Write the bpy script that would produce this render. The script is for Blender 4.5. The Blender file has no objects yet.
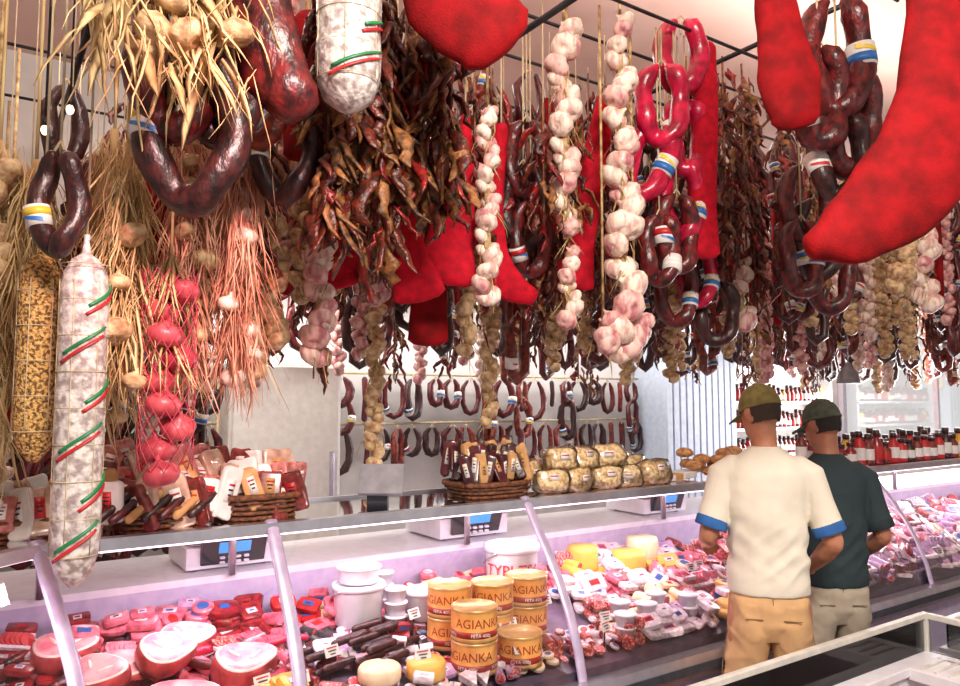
import bpy, math, random
from mathutils import Vector, Matrix, noise, Euler
R = random.Random(11)
rad = math.radians
scene = bpy.context.scene
COL = scene.collection
V = Vector

# ------------------------------------------------------------ materials
def lin(c):
    o = []
    for x in c[:3]:
        x = x/255.0
        o.append(x/12.92 if x <= .04045 else ((x+.055)/1.055)**2.4)
    return (o[0], o[1], o[2], 1)
MATS = {}
def mat(name, c1, c2=None, rough=.5, scale=20, bump=0, bscale=60, metal=0, emit=0, coat=0, sheen=0, lo=.35, hi=.65, stretch=None, sub=0, detail=4, spec=None):
    if name in MATS: return MATS[name]
    m = bpy.data.materials.new(name); m.use_nodes = True
    nt = m.node_tree; N = nt.nodes; L = nt.links
    b = N['Principled BSDF']
    b.inputs['Roughness'].default_value = rough
    b.inputs['Metallic'].default_value = metal
    if spec is not None: b.inputs['Specular IOR Level'].default_value = spec
    if coat: b.inputs['Coat Weight'].default_value = coat; b.inputs['Coat Roughness'].default_value = .15
    if sheen: b.inputs['Sheen Weight'].default_value = sheen
    if sub:
        b.inputs['Subsurface Weight'].default_value = sub
        b.inputs['Subsurface Scale'].default_value = .01
    tc = N.new('ShaderNodeTexCoord'); mp = N.new('ShaderNodeMapping')
    L.new(tc.outputs['Object'], mp.inputs['Vector'])
    if stretch: mp.inputs['Scale'].default_value = stretch
    if c2 is None: c2 = tuple(x*.86 for x in c1)
    n = N.new('ShaderNodeTexNoise'); n.inputs['Scale'].default_value = scale; n.inputs['Detail'].default_value = detail
    L.new(mp.outputs[0], n.inputs['Vector'])
    r = N.new('ShaderNodeValToRGB')
    r.color_ramp.elements[0].position = lo; r.color_ramp.elements[1].position = hi
    r.color_ramp.elements[0].color = lin(c2); r.color_ramp.elements[1].color = lin(c1)
    L.new(n.outputs['Fac'], r.inputs['Fac']); L.new(r.outputs['Color'], b.inputs['Base Color'])
    if emit:
        b.inputs['Emission Color'].default_value = lin(c1); b.inputs['Emission Strength'].default_value = emit
    if bump:
        n2 = N.new('ShaderNodeTexNoise'); n2.inputs['Scale'].default_value = bscale; n2.inputs['Detail'].default_value = 3
        L.new(mp.outputs[0], n2.inputs['Vector'])
        bp = N.new('ShaderNodeBump'); bp.inputs['Strength'].default_value = bump; bp.inputs['Distance'].default_value = .01
        L.new(n2.outputs['Fac'], bp.inputs['Height']); L.new(bp.outputs[0], b.inputs['Normal'])
    MATS[name] = m
    return m
def glassmat(name, tint, base, rough=.02):
    m = bpy.data.materials.new(name); m.use_nodes = True
    nt = m.node_tree; N = nt.nodes; L = nt.links
    N.remove(N['Principled BSDF']); out = N['Material Output']
    t = N.new('ShaderNodeBsdfTransparent'); t.inputs[0].default_value = tint
    g = N.new('ShaderNodeBsdfGlossy'); g.inputs['Roughness'].default_value = rough
    lw = N.new('ShaderNodeFresnel'); lw.inputs[0].default_value = 1.4
    ma = N.new('ShaderNodeMath'); ma.operation = 'ADD'; ma.inputs[1].default_value = base; ma.use_clamp = True
    mx = N.new('ShaderNodeMixShader')
    L.new(lw.outputs[0], ma.inputs[0]); L.new(ma.outputs[0], mx.inputs[0]); L.new(t.outputs[0], mx.inputs[1]); L.new(g.outputs[0], mx.inputs[2])
    L.new(mx.outputs[0], out.inputs['Surface'])
    return m
M_redslab = mat('paprika_crust', (190, 8, 36), (150, 5, 26), rough=.8, scale=26, bump=.25, bscale=200, spec=.2)
M_redslab2 = mat('paprika_crust_dark', (150, 8, 16), (108, 4, 8), rough=.8, scale=12, bump=.3, bscale=180, spec=.2)
M_sdark = mat('sausage_dark', (112, 28, 28), (38, 12, 14), rough=.36, scale=42, bump=.5, bscale=55, coat=.15, stretch=(1, 1, .6))
M_sblack = mat('sausage_black', (70, 28, 26), (22, 11, 13), rough=.4, scale=40, bump=.5, bscale=55, coat=.12, stretch=(1, 1, .6))
M_sbrown = mat('sausage_brown', (146, 52, 34), (64, 22, 18), rough=.42, scale=34, bump=.6, bscale=50, coat=.08)
M_spink = mat('sausage_crimson', (204, 14, 66), (132, 8, 38), rough=.3, scale=18, bump=.25, bscale=50, coat=.25)
M_gar = mat('garlic_skin', (242, 224, 206), (206, 158, 148), rough=.5, scale=38, bump=.25, bscale=120, lo=.38, hi=.56, stretch=(1, 1, .35))
M_garp = mat('garlic_skin_pink', (236, 194, 182), (180, 104, 112), rough=.5, scale=34, bump=.25, bscale=120, lo=.36, hi=.6, stretch=(1, 1, .35))
M_gar2 = mat('garlic_skin_tan', (226, 198, 152), (160, 116, 78), rough=.55, scale=34, bump=.35, bscale=110)
M_stem = mat('dry_stem', (206, 176, 124), (132, 98, 58), rough=.8, scale=30, bump=.4, bscale=90)
M_husk = mat('straw_husk', (240, 212, 156), (160, 120, 72), rough=.7, scale=18, bump=.3, bscale=80, stretch=(1, 1, .15))
M_pep1 = mat('pepper_dark', (110, 40, 22), (38, 14, 10), rough=.36, scale=30, bump=.7, bscale=60)
M_pep2 = mat('pepper_red', (150, 26, 20), (70, 12, 12), rough=.34, scale=30, bump=.6, bscale=60)
M_pep3 = mat('aubergine_brown', (160, 102, 54), (56, 32, 18), rough=.5, scale=34, bump=.8, bscale=60)
M_twine = mat('twine', (206, 186, 150), rough=.9)
M_blue = mat('label_blue', (44, 112, 186), rough=.45)
M_yel = mat('label_yellow', (232, 196, 64), rough=.45)
M_wht = mat('label_white', (232, 228, 222), (214, 210, 206), rough=.5)
M_lred = mat('label_red', (196, 36, 40), rough=.45)
M_green = mat('stripe_green', (30, 130, 74), rough=.4)
M_onion = mat('onion_pink', (222, 96, 104), (170, 54, 70), rough=.4, scale=20, bump=.2, bscale=80, stretch=(1, 1, .2))
M_casing = mat('salami_casing', (222, 214, 208), (160, 142, 140), rough=.32, scale=45, bump=.6, bscale=50, lo=.4, hi=.6, coat=.2)
M_seed = mat('mustard_seed_coat', (214, 168, 98), (104, 68, 34), rough=.8, scale=120, bump=1, bscale=130, lo=.42, hi=.56)
M_metal = mat('aluminium', (205, 203, 214), (190, 188, 198), rough=.28, metal=.85)
M_strut = mat('strut_silver', (222, 206, 236), (200, 184, 218), rough=.3, metal=.4)
M_dmetal = mat('dark_steel', (58, 54, 56), (40, 38, 40), rough=.5, metal=.6)
M_wenam = mat('white_enamel', (232, 230, 236), (222, 220, 228), rough=.3)
M_wick = mat('wicker', (136, 80, 46), (66, 36, 20), rough=.7, scale=60, bump=.6, bscale=90)
M_glass = glassmat('display_glass', (.96, .97, .98, 1), .045)
M_glass2 = glassmat('shelf_glass', (.72, .74, .80, 1), .16, .05)
M_plas = glassmat('clear_bag', (.97, .96, .94, 1), .07, .22)

# ------------------------------------------------------------ mesh builder
class MB:
    def __init__(s): s.v = []; s.f = []; s.m = []
    def add(s, vs, fs, mi=0):
        o = len(s.v); s.v.extend(vs)
        for f in fs: s.f.append([i+o for i in f]); s.m.append(mi)
    def merge(s, b, off):
        o = len(s.v); s.v.extend(b.v); s.f.extend([[i+o for i in f] for f in b.f]); s.m.extend([x+off for x in b.m])
def tube(mb, path, r, mi=0, seg=8, ref=None, cap=True, close=False, wob=0):
    P = [V(p) for p in path]; n = len(P)
    if not isinstance(r, (list, tuple)): r = [r]*n
    ref = V(ref) if ref is not None else V((.31, .2, .93))
    Nn = None; vs = []
    for i in range(n):
        T = (P[min(i+1, n-1)]-P[max(i-1, 0)])
        if T.length < 1e-9: T = V((0, 0, 1))
        T.normalize()
        if Nn is None: Nn = ref
        a = Nn-T*Nn.dot(T)
        if a.length < .05:
            a = V((1, 0, 0))-T*T.x
            if a.length < .05: a = V((0, 1, 0))-T*T.y
        Nn = a.normalized(); B = T.cross(Nn)
        ri = r[i]; ra, rb = ri if isinstance(ri, (list, tuple)) else (ri, ri)
        for k in range(seg):
            t = 2*math.pi*k/seg
            p = Nn*(ra*math.cos(t))+B*(rb*math.sin(t))
            if wob: p = p*(1+wob*noise.noise((P[i]+p)*38)+wob*.5*math.sin(3*t+i*.4+P[0].x*9))
            vs.append(P[i]+p)
    fs = []
    for i in range(n-1):
        for k in range(seg):
            k2 = (k+1) % seg
            fs.append([i*seg+k, i*seg+k2, (i+1)*seg+k2, (i+1)*seg+k])
    if cap:
        fs.append(list(range(seg))[::-1]); fs.append([(n-1)*seg+k for k in range(seg)])
    mb.add(vs, fs, mi)
def rtube(mb, path, r, mi=0, seg=10, ref=None, wob=0):
    P = [V(p) for p in path]; n = len(P)
    if not isinstance(r, (list, tuple)): r = [r]*n
    r = list(r)
    def sc(x, k): return (x[0]*k, x[1]*k) if isinstance(x, (list, tuple)) else x*k
    def mn(x): return min(x) if isinstance(x, (list, tuple)) else x
    t0 = (P[0]-P[1]).normalized(); t1 = (P[-1]-P[-2]).normalized()
    a = mn(r[0]); b = mn(r[-1])
    P2 = [P[0]+t0*a*.95, P[0]+t0*a*.7]+P+[P[-1]+t1*b*.7, P[-1]+t1*b*.95]
    R2 = [sc(r[0], .25), sc(r[0], .72)]+r+[sc(r[-1], .72), sc(r[-1], .25)]
    tube(mb, P2, R2, mi, seg, ref, wob=wob)
def lathe(mb, prof, c=(0, 0, 0), mi=0, seg=20, M=None, lobes=0, lamp=0, mis=None):
    vs = []; n = len(prof); c = V(c)
    for (r, z) in prof:
        for k in range(seg):
            t = 2*math.pi*k/seg; rr = r*(1+lamp*math.cos(lobes*t))
            p = V((rr*math.cos(t), rr*math.sin(t), z))
            if M is not None: p = M @ p
            vs.append(p+c)
    fs = []; o = len(mb.v)
    for i in range(n-1):
        for k in range(seg):
            k2 = (k+1) % seg; fs.append([i*seg+k, i*seg+k2, (i+1)*seg+k2, (i+1)*seg+k])
    mb.v.extend(vs)
    for j, f in enumerate(fs):
        mb.f.append([i+o for i in f]); mb.m.append(mis[j//seg] if mis else mi)
    mb.f.append([o+k for k in range(seg)][::-1]); mb.m.append(mis[0] if mis else mi)
    mb.f.append([o+(n-1)*seg+k for k in range(seg)]); mb.m.append(mis[-1] if mis else mi)
def ell(mb, c, r, mi=0, seg=12, rings=7, M=None, sq=1.0, wob=0):
    vs = []; c = V(c)
    for i in range(rings+1):
        ph = math.pi*i/rings
        for k in range(seg):
            t = 2*math.pi*k/seg
            s = max(math.sin(ph), .02)
            def q(x): return math.copysign(abs(x)**sq, x)
            p = V((r[0]*q(s)*q(math.cos(t)), r[1]*q(s)*q(math.sin(t)), r[2]*q(math.cos(ph))))
            if wob: p = p*(1+wob*noise.noise((p+c)*30))
            if M is not None: p = M @ p
            vs.append(p+c)
    fs = []
    for i in range(rings):
        for k in range(seg):
            k2 = (k+1) % seg; fs.append([i*seg+k, (i+1)*seg+k, (i+1)*seg+k2, i*seg+k2])
    mb.add(vs, fs, mi)
def box(mb, c, s, mi=0, M=None):
    c = V(c); vs = []
    for x in (-.5, .5):
        for y in (-.5, .5):
            for z in (-.5, .5):
                p = V((x*s[0], y*s[1], z*s[2]))
                if M is not None: p = M @ p
                vs.append(p+c)
    mb.add(vs, [[0, 1, 3, 2], [4, 6, 7, 5], [0, 4, 5, 1], [2, 3, 7, 6], [0, 2, 6, 4], [1, 5, 7, 3]], mi)
def RZ(a): return Matrix.Rotation(a, 3, 'Z')
def RX(a): return Matrix.Rotation(a, 3, 'X')
def RY(a): return Matrix.Rotation(a, 3, 'Y')
def make(name, mb, mats, smooth=True, bevel=0, parent=None, center=True, tri=None):
    me = bpy.data.meshes.new(name)
    vs = mb.v
    if center and parent is None and vs:
        xs = [v[0] for v in vs]; ys = [v[1] for v in vs]; zs = [v[2] for v in vs]
        c = V(((min(xs)+max(xs))/2, (min(ys)+max(ys))/2, min(zs)))
    else: c = V((0, 0, 0))
    me.from_pydata([tuple(V(v)-c) for v in vs], [], mb.f)
    for m in mats: me.materials.append(m)
    me.polygons.foreach_set('material_index', mb.m)
    me.polygons.foreach_set('use_smooth', [smooth]*len(mb.f))
    me.update()
    ob = bpy.data.objects.new(name, me); COL.objects.link(ob); ob.location = c
    if parent: ob.parent = parent
    if bevel:
        b = ob.modifiers.new('b', 'BEVEL'); b.width = bevel; b.segments = 2; b.limit_method = 'ANGLE'
        b.harden_normals = False
    return ob
def empty(name, loc=(0, 0, 0)):
    e = bpy.data.objects.new(name, None); COL.objects.link(e); e.location = loc; e.empty_display_size = .1; return e

# ------------------------------------------------------------ produce pieces
def twine(mb, x, y, z0, z1, mi, r=.0025): tube(mb, [(x, y, z0), (x, y, z1)], r, mi, 4)
LSTY = [(2, 3, 4), (2, 3, 4), (2, 8, 3), (3, 3, 4), (2, 4, 3), (2, 2, 8)]
def horseshoe(mb, x, y, ztop, w, h, r, ang=0, mi=0, n=15, seg=9, lab=None, tilt=0):
    lm = LSTY[int(abs(x*137+ztop*91)) % len(LSTY)]
    Mx = RZ(ang) @ RY(tilt)
    pts = []; rs = []
    for i in range(n):
        a = rad(-158+316*i/(n-1))
        p = V((w/2*math.sin(a)*(1+.06*math.sin(i*1.7*15/n+x*20)), .014*math.sin(i*1.3*15/n+ang), -h/2-h/2*math.cos(a)))
        pts.append(V((x, y, ztop))+Mx @ p)
        rs.append(r*(1+.08*math.sin(i*2.1*15/n+ang*3+x*31)))
    rs[0] *= .5; rs[1] *= .85; rs[-2] *= .85; rs[-1] *= .5
    rtube(mb, pts, rs, mi, seg, ref=Mx @ V((0, 1, 0)), wob=.06 if seg > 10 else 0)
    tube(mb, [pts[0], (x, y, ztop+.03)], .004, 7, 4); tube(mb, [pts[-1], (x, y, ztop+.03)], .004, 7, 4)
    if lab is not None:
        i = lab; a, b = pts[i], pts[i+1]; d = (b-a); rr = r*1.14; u = V(d).normalized()*max(r*1.7, .045); m_ = (a+b)/2
        tube(mb, [m_-u*.55, m_+u*.55], rr, 2, seg)
        tube(mb, [m_-u*.40, m_+u*.02], rr*1.03, lm[1], seg)
        # diagonal coloured patch on the label
        Nn = (Mx @ V((0, 1, 0))); T = u.normalized(); B = T.cross(Nn)
        for sg in (-1, 1):
            vs = []
            for j in range(5):
                t = -.8+j*.4; q = Nn*(sg*math.cos(t))+B*math.sin(t)
                vs += [m_+u*(.02+.05*j)+q*rr*1.06, m_+u*(.16+.08*j)+q*rr*1.06]
            mb.add(vs, [[2*j, 2*j+1, 2*j+3, 2*j+2] for j in range(4)], lm[2])
SM = [M_sdark, M_spink, M_wht, M_blue, M_yel, M_sblack, M_sbrown, M_twine, M_lred, M_redslab2]
def bulb(mb, c, r, M, mi=0, seg=14, stem=True, smi=1):
    p = [(.15, -.6), (.24, -.68), (.6, -.68), (.92, -.42), (1.06, -.08), (1.0, .24), (.74, .5), (.38, .66), (.16, .86), (.1, 1.15)]
    if seg < 11: p = [p[i] for i in (0, 2, 4, 6, 8, 9)]
    lathe(mb, [(a*r, b*r) for a, b in p], c, mi, seg, M, lobes=7 if seg > 10 else 0, lamp=.055 if seg > 10 else 0)
def braid(mb, x, y, z0, z1, r0, r1, mi=0, smi=1, seg=14, rr=None, lean=0, per=3, alt=2):
    rr = rr or R
    z = z0; k = 0
    tube(mb, [(x+lean*(1-t), y, z1+(z0-z1)*(1-t)) for t in (0, .33, .66, 1)], [.012, .014, .014, .01], smi, 6)
    L = z0-z1
    while z > z1:
        t = (z0-z)/L; r = r0+(r1-r0)*t
        for j in range(2):
            a = k*2.4+rr.uniform(-.4, .4)+j*math.pi; k += 1
            rb = r*rr.uniform(.8, 1.14); d = r*.62
            M = RZ(a) @ RY(-rr.uniform(.5, 1.25)) @ RZ(rr.uniform(0, 3))
            bulb(mb, (x+math.cos(a)*d, y+math.sin(a)*d, z+rr.uniform(-.3, .3)*r), rb, M, mi if rr.random() < .6 else alt, seg)
        z -= r*1.3
    twine(mb, x, y, z0, z0+.1, smi, .006)
def pepper(mb, c, L, w, rr, mi, seg=5, hang=.5):
    a = rr.uniform(0, 6.28); o = rr.uniform(.2, 1.0)*(1-hang)
    d = V((math.cos(a)*o, math.sin(a)*o, -1)).normalized()
    side = V((math.cos(a+1.3), math.sin(a+1.3), 0))
    cu = rr.uniform(-.45, .45)
    c = V(c); pts = []
    n = 6
    for i in range(n):
        t = i/(n-1)
        pts.append(c+d*L*t+side*(cu*L*math.sin(t*2.6))+V((rr.uniform(-1, 1), rr.uniform(-1, 1), 0))*w*.5+V((math.cos(a), math.sin(a), 0))*.02)
    rs = [(w*.22, w*.2), (w*rr.uniform(.5, 1), w*.3), (w*rr.uniform(.7, 1.15), w*rr.uniform(.2, .45)), (w*rr.uniform(.4, .9), w*rr.uniform(.2, .4)), (w*rr.uniform(.4, .8), w*.25), (w*.1, w*.1)]
    tube(mb, pts, rs, mi, seg, ref=side)
def pepstring(mb, x, y, z0, z1, rr, L=.1, w=.017, dens=1.0, mis=(0, 1, 2), spread=.03, seg=5):
    tube(mb, [(x, y, z0+.1), (x, y, z1)], .005, mis[-1], 4)
    z = z0
    while z > z1:
        pepper(mb, (x+rr.uniform(-1, 1)*spread, y+rr.uniform(-1, 1)*spread, z+L*.3), L*rr.uniform(.7, 1.4), w*rr.uniform(.6, 1.3), rr, rr.choice(mis), seg, hang=rr.uniform(0, .8))
        z -= .014/dens
def ribbon(mb, p, L, w, rr, mi, spread=.3):
    a = rr.uniform(0, 6.28); d = V((math.cos(a)*spread, math.sin(a)*spread, -1)).normalized()
    s = V((math.cos(a+1.5), math.sin(a+1.5), rr.uniform(-.2, .2)))
    p = V(p); pts = [p]
    for i in range(4):
        d = (d+V((rr.uniform(-.3, .3), rr.uniform(-.3, .3), -.25))).normalized(); pts.append(pts[-1]+d*L/4)
    tube(mb, pts, [(w*.5, .001), (w, .0018), (w*.9, .0014), (w*.6, .001), (w*.1, .0006)], mi, 4, ref=s)

# ------------------------------------------------------------ room shell
M_floor = mat('floor_tile', (150, 142, 138), (120, 112, 108), rough=.4, scale=6, bump=.1)
M_ceil = mat('ceiling_paint', (222, 188, 176), (212, 174, 162), rough=.8, scale=2)
M_wall = mat('wall_paint', (220, 215, 210), (200, 194, 190), rough=.7, scale=3)
def room(name, c, s, m, **k):
    mb = MB(); box(mb, c, s); return make(name, mb, [m], smooth=False, **k)
room('floor', (2.75, .4, -.05), (12.7, 11, .1), M_floor)
room('ceiling', (2.75, .4, 3.95), (12.7, 11, .1), M_ceil)
room('wall_back', (2.75, 5.6, 1.95), (12.7, .1, 3.9), M_wall)
room('wall_left', (-3.45, .4, 1.95), (.1, 10.3, 3.9), M_wall)
mb = MB()
box(mb, (9.05, -.6, 1.95), (.1, 7.2, 3.9)); box(mb, (9.05, 5.42, 1.95), (.1, .26, 3.9)); box(mb, (9.05, 4.15, .5), (.1, 2.3, 1.0)); box(mb, (9.05, 4.15, 3.2), (.1, 2.3, 1.4))
make('wall_right', mb, [M_wall], smooth=False)
mb = MB()
for (c, s) in [((9.05, 3.03, 1.75), (.08, .06, 1.5)), ((9.05, 5.26, 1.75), (.08, .06, 1.5)), ((9.05, 4.15, 1.03), (.08, 2.2, .06)), ((9.05, 4.15, 2.47), (.08, 2.2, .06)), ((9.05, 4.15, 1.75), (.05, .05, 1.4))]:
    box(mb, c, s, 0)
box(mb, (9.05, 4.15, 1.75), (.01, 2.2, 1.4), 1)
make('window_1', mb, [M_wenam, M_glass], smooth=False)
mb = MB()
M_pil = mat('pillar_paint', (210, 220, 234), (196, 206, 222), rough=.5)
box(mb, (6.15, 5.3, 1.95), (1.0, .44, 3.9))
for i in range(11): box(mb, (5.66+i*.098, 5.07, 1.95), (.07, .03, 3.9))
make('pillar', mb, [M_pil], smooth=False)
mb = MB()
M_fr = mat('fridge_white', (232, 226, 218), (220, 214, 206), rough=.35)
box(mb, (1.75, 5.22, .95), (.78, .6, 1.9)); box(mb, (1.75, 4.91, 1.2), (.74, .03, 1.36)); box(mb, (1.75, 4.91, .28), (.74, .03, .42)); box(mb, (2.06, 4.88, 1.1), (.03, .04, .4), 1)
make('refrigerator', mb, [M_fr, M_metal], smooth=False, bevel=.012)

# ------------------------------------------------------------ counter (swept)
Q = [V((-1.05, 1.38)), V((.16, 2.4)), V((8.2, 2.4))]
d0 = (Q[1]-Q[0]).normalized(); n0 = V((d0.y, -d0.x)); n1 = V((0, -1))
bis = (n0+n1).normalized(); mit = bis/(bis.dot(n1))
NN = [n0, mit, n1]
def sp(i, o, z):
    p = Q[i]+NN[i]*o; return (p.x, p.y, z)
def sweep(mb, prof, mi=0, closed=False):
    n = len(prof); vs = [sp(i, o, z) for i in range(3) for (o, z) in prof]
    fs = []
    m = n if closed else n-1
    for i in range(2):
        for j in range(m):
            j2 = (j+1) % n; fs.append([i*n+j, i*n+j2, (i+1)*n+j2, (i+1)*n+j])
    if closed: fs.append(list(range(n))); fs.append([2*n+j for j in range(n)][::-1])
    mb.add(vs, fs, mi)
GP = [(0, 1.24), (.05, 1.17), (.12, 1.08), (.19, .98), (.25, .87), (.295, .75), (.32, .64)]
M_case = mat('case_enamel', (200, 188, 212), (184, 172, 202), rough=.35)
M_deck = mat('deck_grey', (120, 100, 122), (96, 78, 100), rough=.35)
M_rimd = mat('rim_dark', (70, 74, 84), (54, 58, 66), rough=.4, metal=.3)
M_tube = mat('lamp_tube', (255, 224, 242), (255, 224, 242), emit=3)
ctr = empty('deli_display_counter')
def part(name, profs, m, closed=True, smooth=False):
    mb = MB()
    for p in profs: sweep(mb, p, 0, closed)
    return make(name, mb, [m], smooth=smooth, parent=ctr)
part('front_glass', [GP], M_glass, closed=False, smooth=True)
part('top_shelf', [[(-.02, 1.238), (-.02, 1.25), (-.46, 1.25), (-.46, 1.238)]], M_glass2)
part('shelf_edge', [[(.015, 1.222), (.015, 1.256), (-.025, 1.256), (-.025, 1.222)], [(-.46, 1.225), (-.46, 1.26), (-.49, 1.26), (-.49, 1.225)]], M_metal)
part('bumper_rail', [[(.31, .60), (.31, .65), (.37, .65), (.385, .60), (.37, .56), (.31, .56)]], M_metal)
part('bumper_strip', [[(.386, .59), (.386, .62), (.391, .62), (.391, .59)]], M_rimd)
part('base_panel', [[(.30, .12), (.30, .56), (-.9, .56), (-.9, .12)]], M_case)
part('kick_plate', [[(.22, 0), (.22, .12), (-.85, .12), (-.85, 0)]], M_rimd)
part('display_deck', [[(.31, .56), (.31, .68), (-.45, .83), (-.45, .56)]], M_deck)
part('rear_panel', [[(-.45, .56), (-.45, .985), (-.5, .985), (-.5, .56)]], M_case)
part('rear_worktop', [[(-.45, .985), (-.45, 1.01), (-.95, 1.01), (-.95, .985)]], M_wenam)
part('lamp_tube_strip', [[(-.05, 1.205), (-.05, 1.22), (-.07, 1.22), (-.07, 1.205)]], M_tube)
def strut(i_or_x, corner=False):
    mb = MB(); pts = []
    for (o, z) in [(-.02, 1.262)]+GP+[(.35, .60)]:
        if corner: x, y, _ = sp(1, o+.01, z); pts.append((x, y, z))
        else: pts.append((i_or_x, 2.4-o-.01, z))
    ref = V((.93, .36, 0)) if corner else V((1, 0, 0))
    tube(mb, pts, [(.022, .008)]*len(pts), 0, 8, ref=ref)
    make('glass_strut', mb, [M_strut], parent=ctr)
strut(0, True)
for x in (.81, 1.84, 4.37, 6.6): strut(x)
mb = MB()
for x in (.2, .81, 1.84, 3.1, 4.37, 5.5, 6.6, 8.1): tube(mb, [(x, 2.83, 1.01), (x, 2.83, 1.24)], .014, 0, 8)
make('shelf_posts', mb, [M_metal], parent=ctr)
def dz(y): return .686+(y-2.1)*.197+.008

# ------------------------------------------------------------ display goods
M_ham = mat('ham_cut', (232, 112, 132), (248, 170, 172), rough=.3, scale=16, bump=.1, coat=.3, lo=.4, hi=.6)
M_hamf = mat('ham_fat', (250, 222, 212), (240, 196, 190), rough=.4, scale=30)
M_hamr = mat('ham_rind', (206, 84, 84), (140, 44, 48), rough=.35, scale=18, bump=.3, coat=.3)
def ham(x, y, r, h, tilt=0, az=0, zo=0):
    mb = MB(); M = RZ(az) @ RX(tilt)
    p = [(r*.55, 0), (r*.92, h*.12), (r, h*.45), (r*.98, h*.8), (r*.93, h*.95), (r*.84, h), (r*.5, h*1.01), (r*.12, h*1.0)]
    c0 = V((x, y, dz(y)+abs(math.sin(tilt))*r*.7+zo)); S = Matrix.Diagonal((1.15, .85, 1)); MM = M @ S
    lathe(mb, p, c0, 0, 30, MM, lobes=3, lamp=.08, mis=[2, 2, 2, 2, 1, 0, 0, 0])
    ell(mb, c0+M @ V((r*.3, -r*.1, h)), (r*.34, r*.07, .004), 1, 10, 4, M @ RZ(.5))
    ell(mb, c0+M @ V((-r*.35, r*.2, h)), (r*.08, r*.28, .004), 1, 10, 4, M @ RZ(.4))
    make('ham', mb, [M_ham, M_hamf, M_hamr])
for a in [(.50, 2.25, .10, .10, .3, 0), (.72, 2.40, .09, .10, .35, .2), (.40, 2.50, .09, .09, .3, -.2), (.24, 2.30, .1, .1, .3, .5), (.60, 2.62, .08, .09, .4, 0), (.26, 2.70, .085, .08, .3, 0), (.02, 2.35, .08, .08, .3, 0), (.5, 2.45, .08, .07, .5, .3, .07), (.33, 2.42, .07, .07, .5, -.4, .06)]: ham(*a)
M_pk = [mat('meat_pink', (228, 122, 140), (176, 66, 88), rough=.3, scale=40, coat=.4),
        mat('meat_red', (160, 36, 42), (96, 18, 26), rough=.3, scale=40, coat=.4),
        mat('pack_white', (236, 224, 226), (200, 170, 180), rough=.3, scale=50, coat=.4),
        mat('pack_yellow', (236, 192, 70), (212, 150, 46), rough=.35),
        mat('salami_slice', (160, 48, 50), (224, 150, 140), rough=.35, scale=120, lo=.42, hi=.5),
        mat('cheese_yellow', (242, 194, 96), (226, 166, 70), rough=.45, scale=8),
        mat('pack_maroon', (96, 26, 32), (50, 14, 20), rough=.3, coat=.4),
        mat('pack_lilac', (206, 168, 200), (168, 126, 164), rough=.35, scale=40),
        mat('cheese_cream', (246, 224, 186), (232, 196, 156), rough=.5),
        mat('pack_red', (200, 40, 42), (150, 28, 30), rough=.35),
        mat('pack_blue', (50, 96, 170), rough=.35), mat('pack_dark', (50, 40, 46), rough=.35)]
def stock(mb, kind, c, s, M, mi, rr):
    c = V(c)
    if kind == 0:
        ell(mb, c, (s, s*.7, s*.26), mi, 12, 6, M, sq=.4, wob=.12)
        p = c+M @ V((0, 0, s*.26)); box(mb, p, (s*rr.uniform(.5, .9), s*.45, .003), rr.choice([2, 2, 9, 2, 10]), M)
        box(mb, p+M @ V((0, 0, .002)), (s*.4, s*.12, .002), rr.choice([9, 11, 10]), M)
    elif kind == 1:
        q = M @ V((.25, -1, .25)).normalized(); r = s*.5
        tube(mb, [c+q*s*-.9, c+q*s*-.8, c, c+q*s*.75], [r*.5, r*.95, r, r], mi, 12)
        tube(mb, [c+q*s*.75, c+q*s*.76], r*.9, 4 if mi != 0 else 0, 12)
    elif kind == 2:
        box(mb, c, (s*2, s*1.4, s*.25), 2, M)
        for k in range(5):
            Mk = M @ RX(.35); p = c+M @ V((-s*.65+k*s*.32, 0, s*.22))
            lathe(mb, [(s*.02, -.004), (s*.45, -.004), (s*.48, 0), (s*.45, .004), (s*.02, .004)], p, mi, 12, Mk @ RY(.3))
    elif kind == 3:
        h = s*.6; vs = [V((0, -s, 0)), V((-s*.8, s*.7, 0)), V((0, s*.9, 0)), V((s*.8, s*.7, 0))]
        vs = vs+[v+V((0, 0, h)) for v in vs]; vs = [c+M @ v for v in vs]
        mb.add(vs, [[0, 1, 2, 3][::-1], [4, 5, 6, 7], [0, 3, 7, 4][::-1], [3, 2, 6, 7][::-1], [2, 1, 5, 6][::-1], [1, 0, 4, 5][::-1]], mi)
    elif kind == 4:
        box(mb, c, (s*1.7, s*.9, s*.8), mi, M); box(mb, c+M @ V((0, -s*.455, 0)), (s*1.2, .002, s*.4), rr.choice([9, 2, 10]), M)
    elif kind == 5:
        lathe(mb, [(s*.1, -s*.2), (s*.62, -s*.2), (s*.7, -s*.12), (s*.7, s*.12), (s*.62, s*.2), (s*.1, s*.22)], c, mi, 16, M)
        lathe(mb, [(s*.05, s*.22), (s*.4, s*.215), (s*.4, s*.235), (s*.05, s*.235)], c, rr.choice([2, 9, 10]), 14, M)
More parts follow.
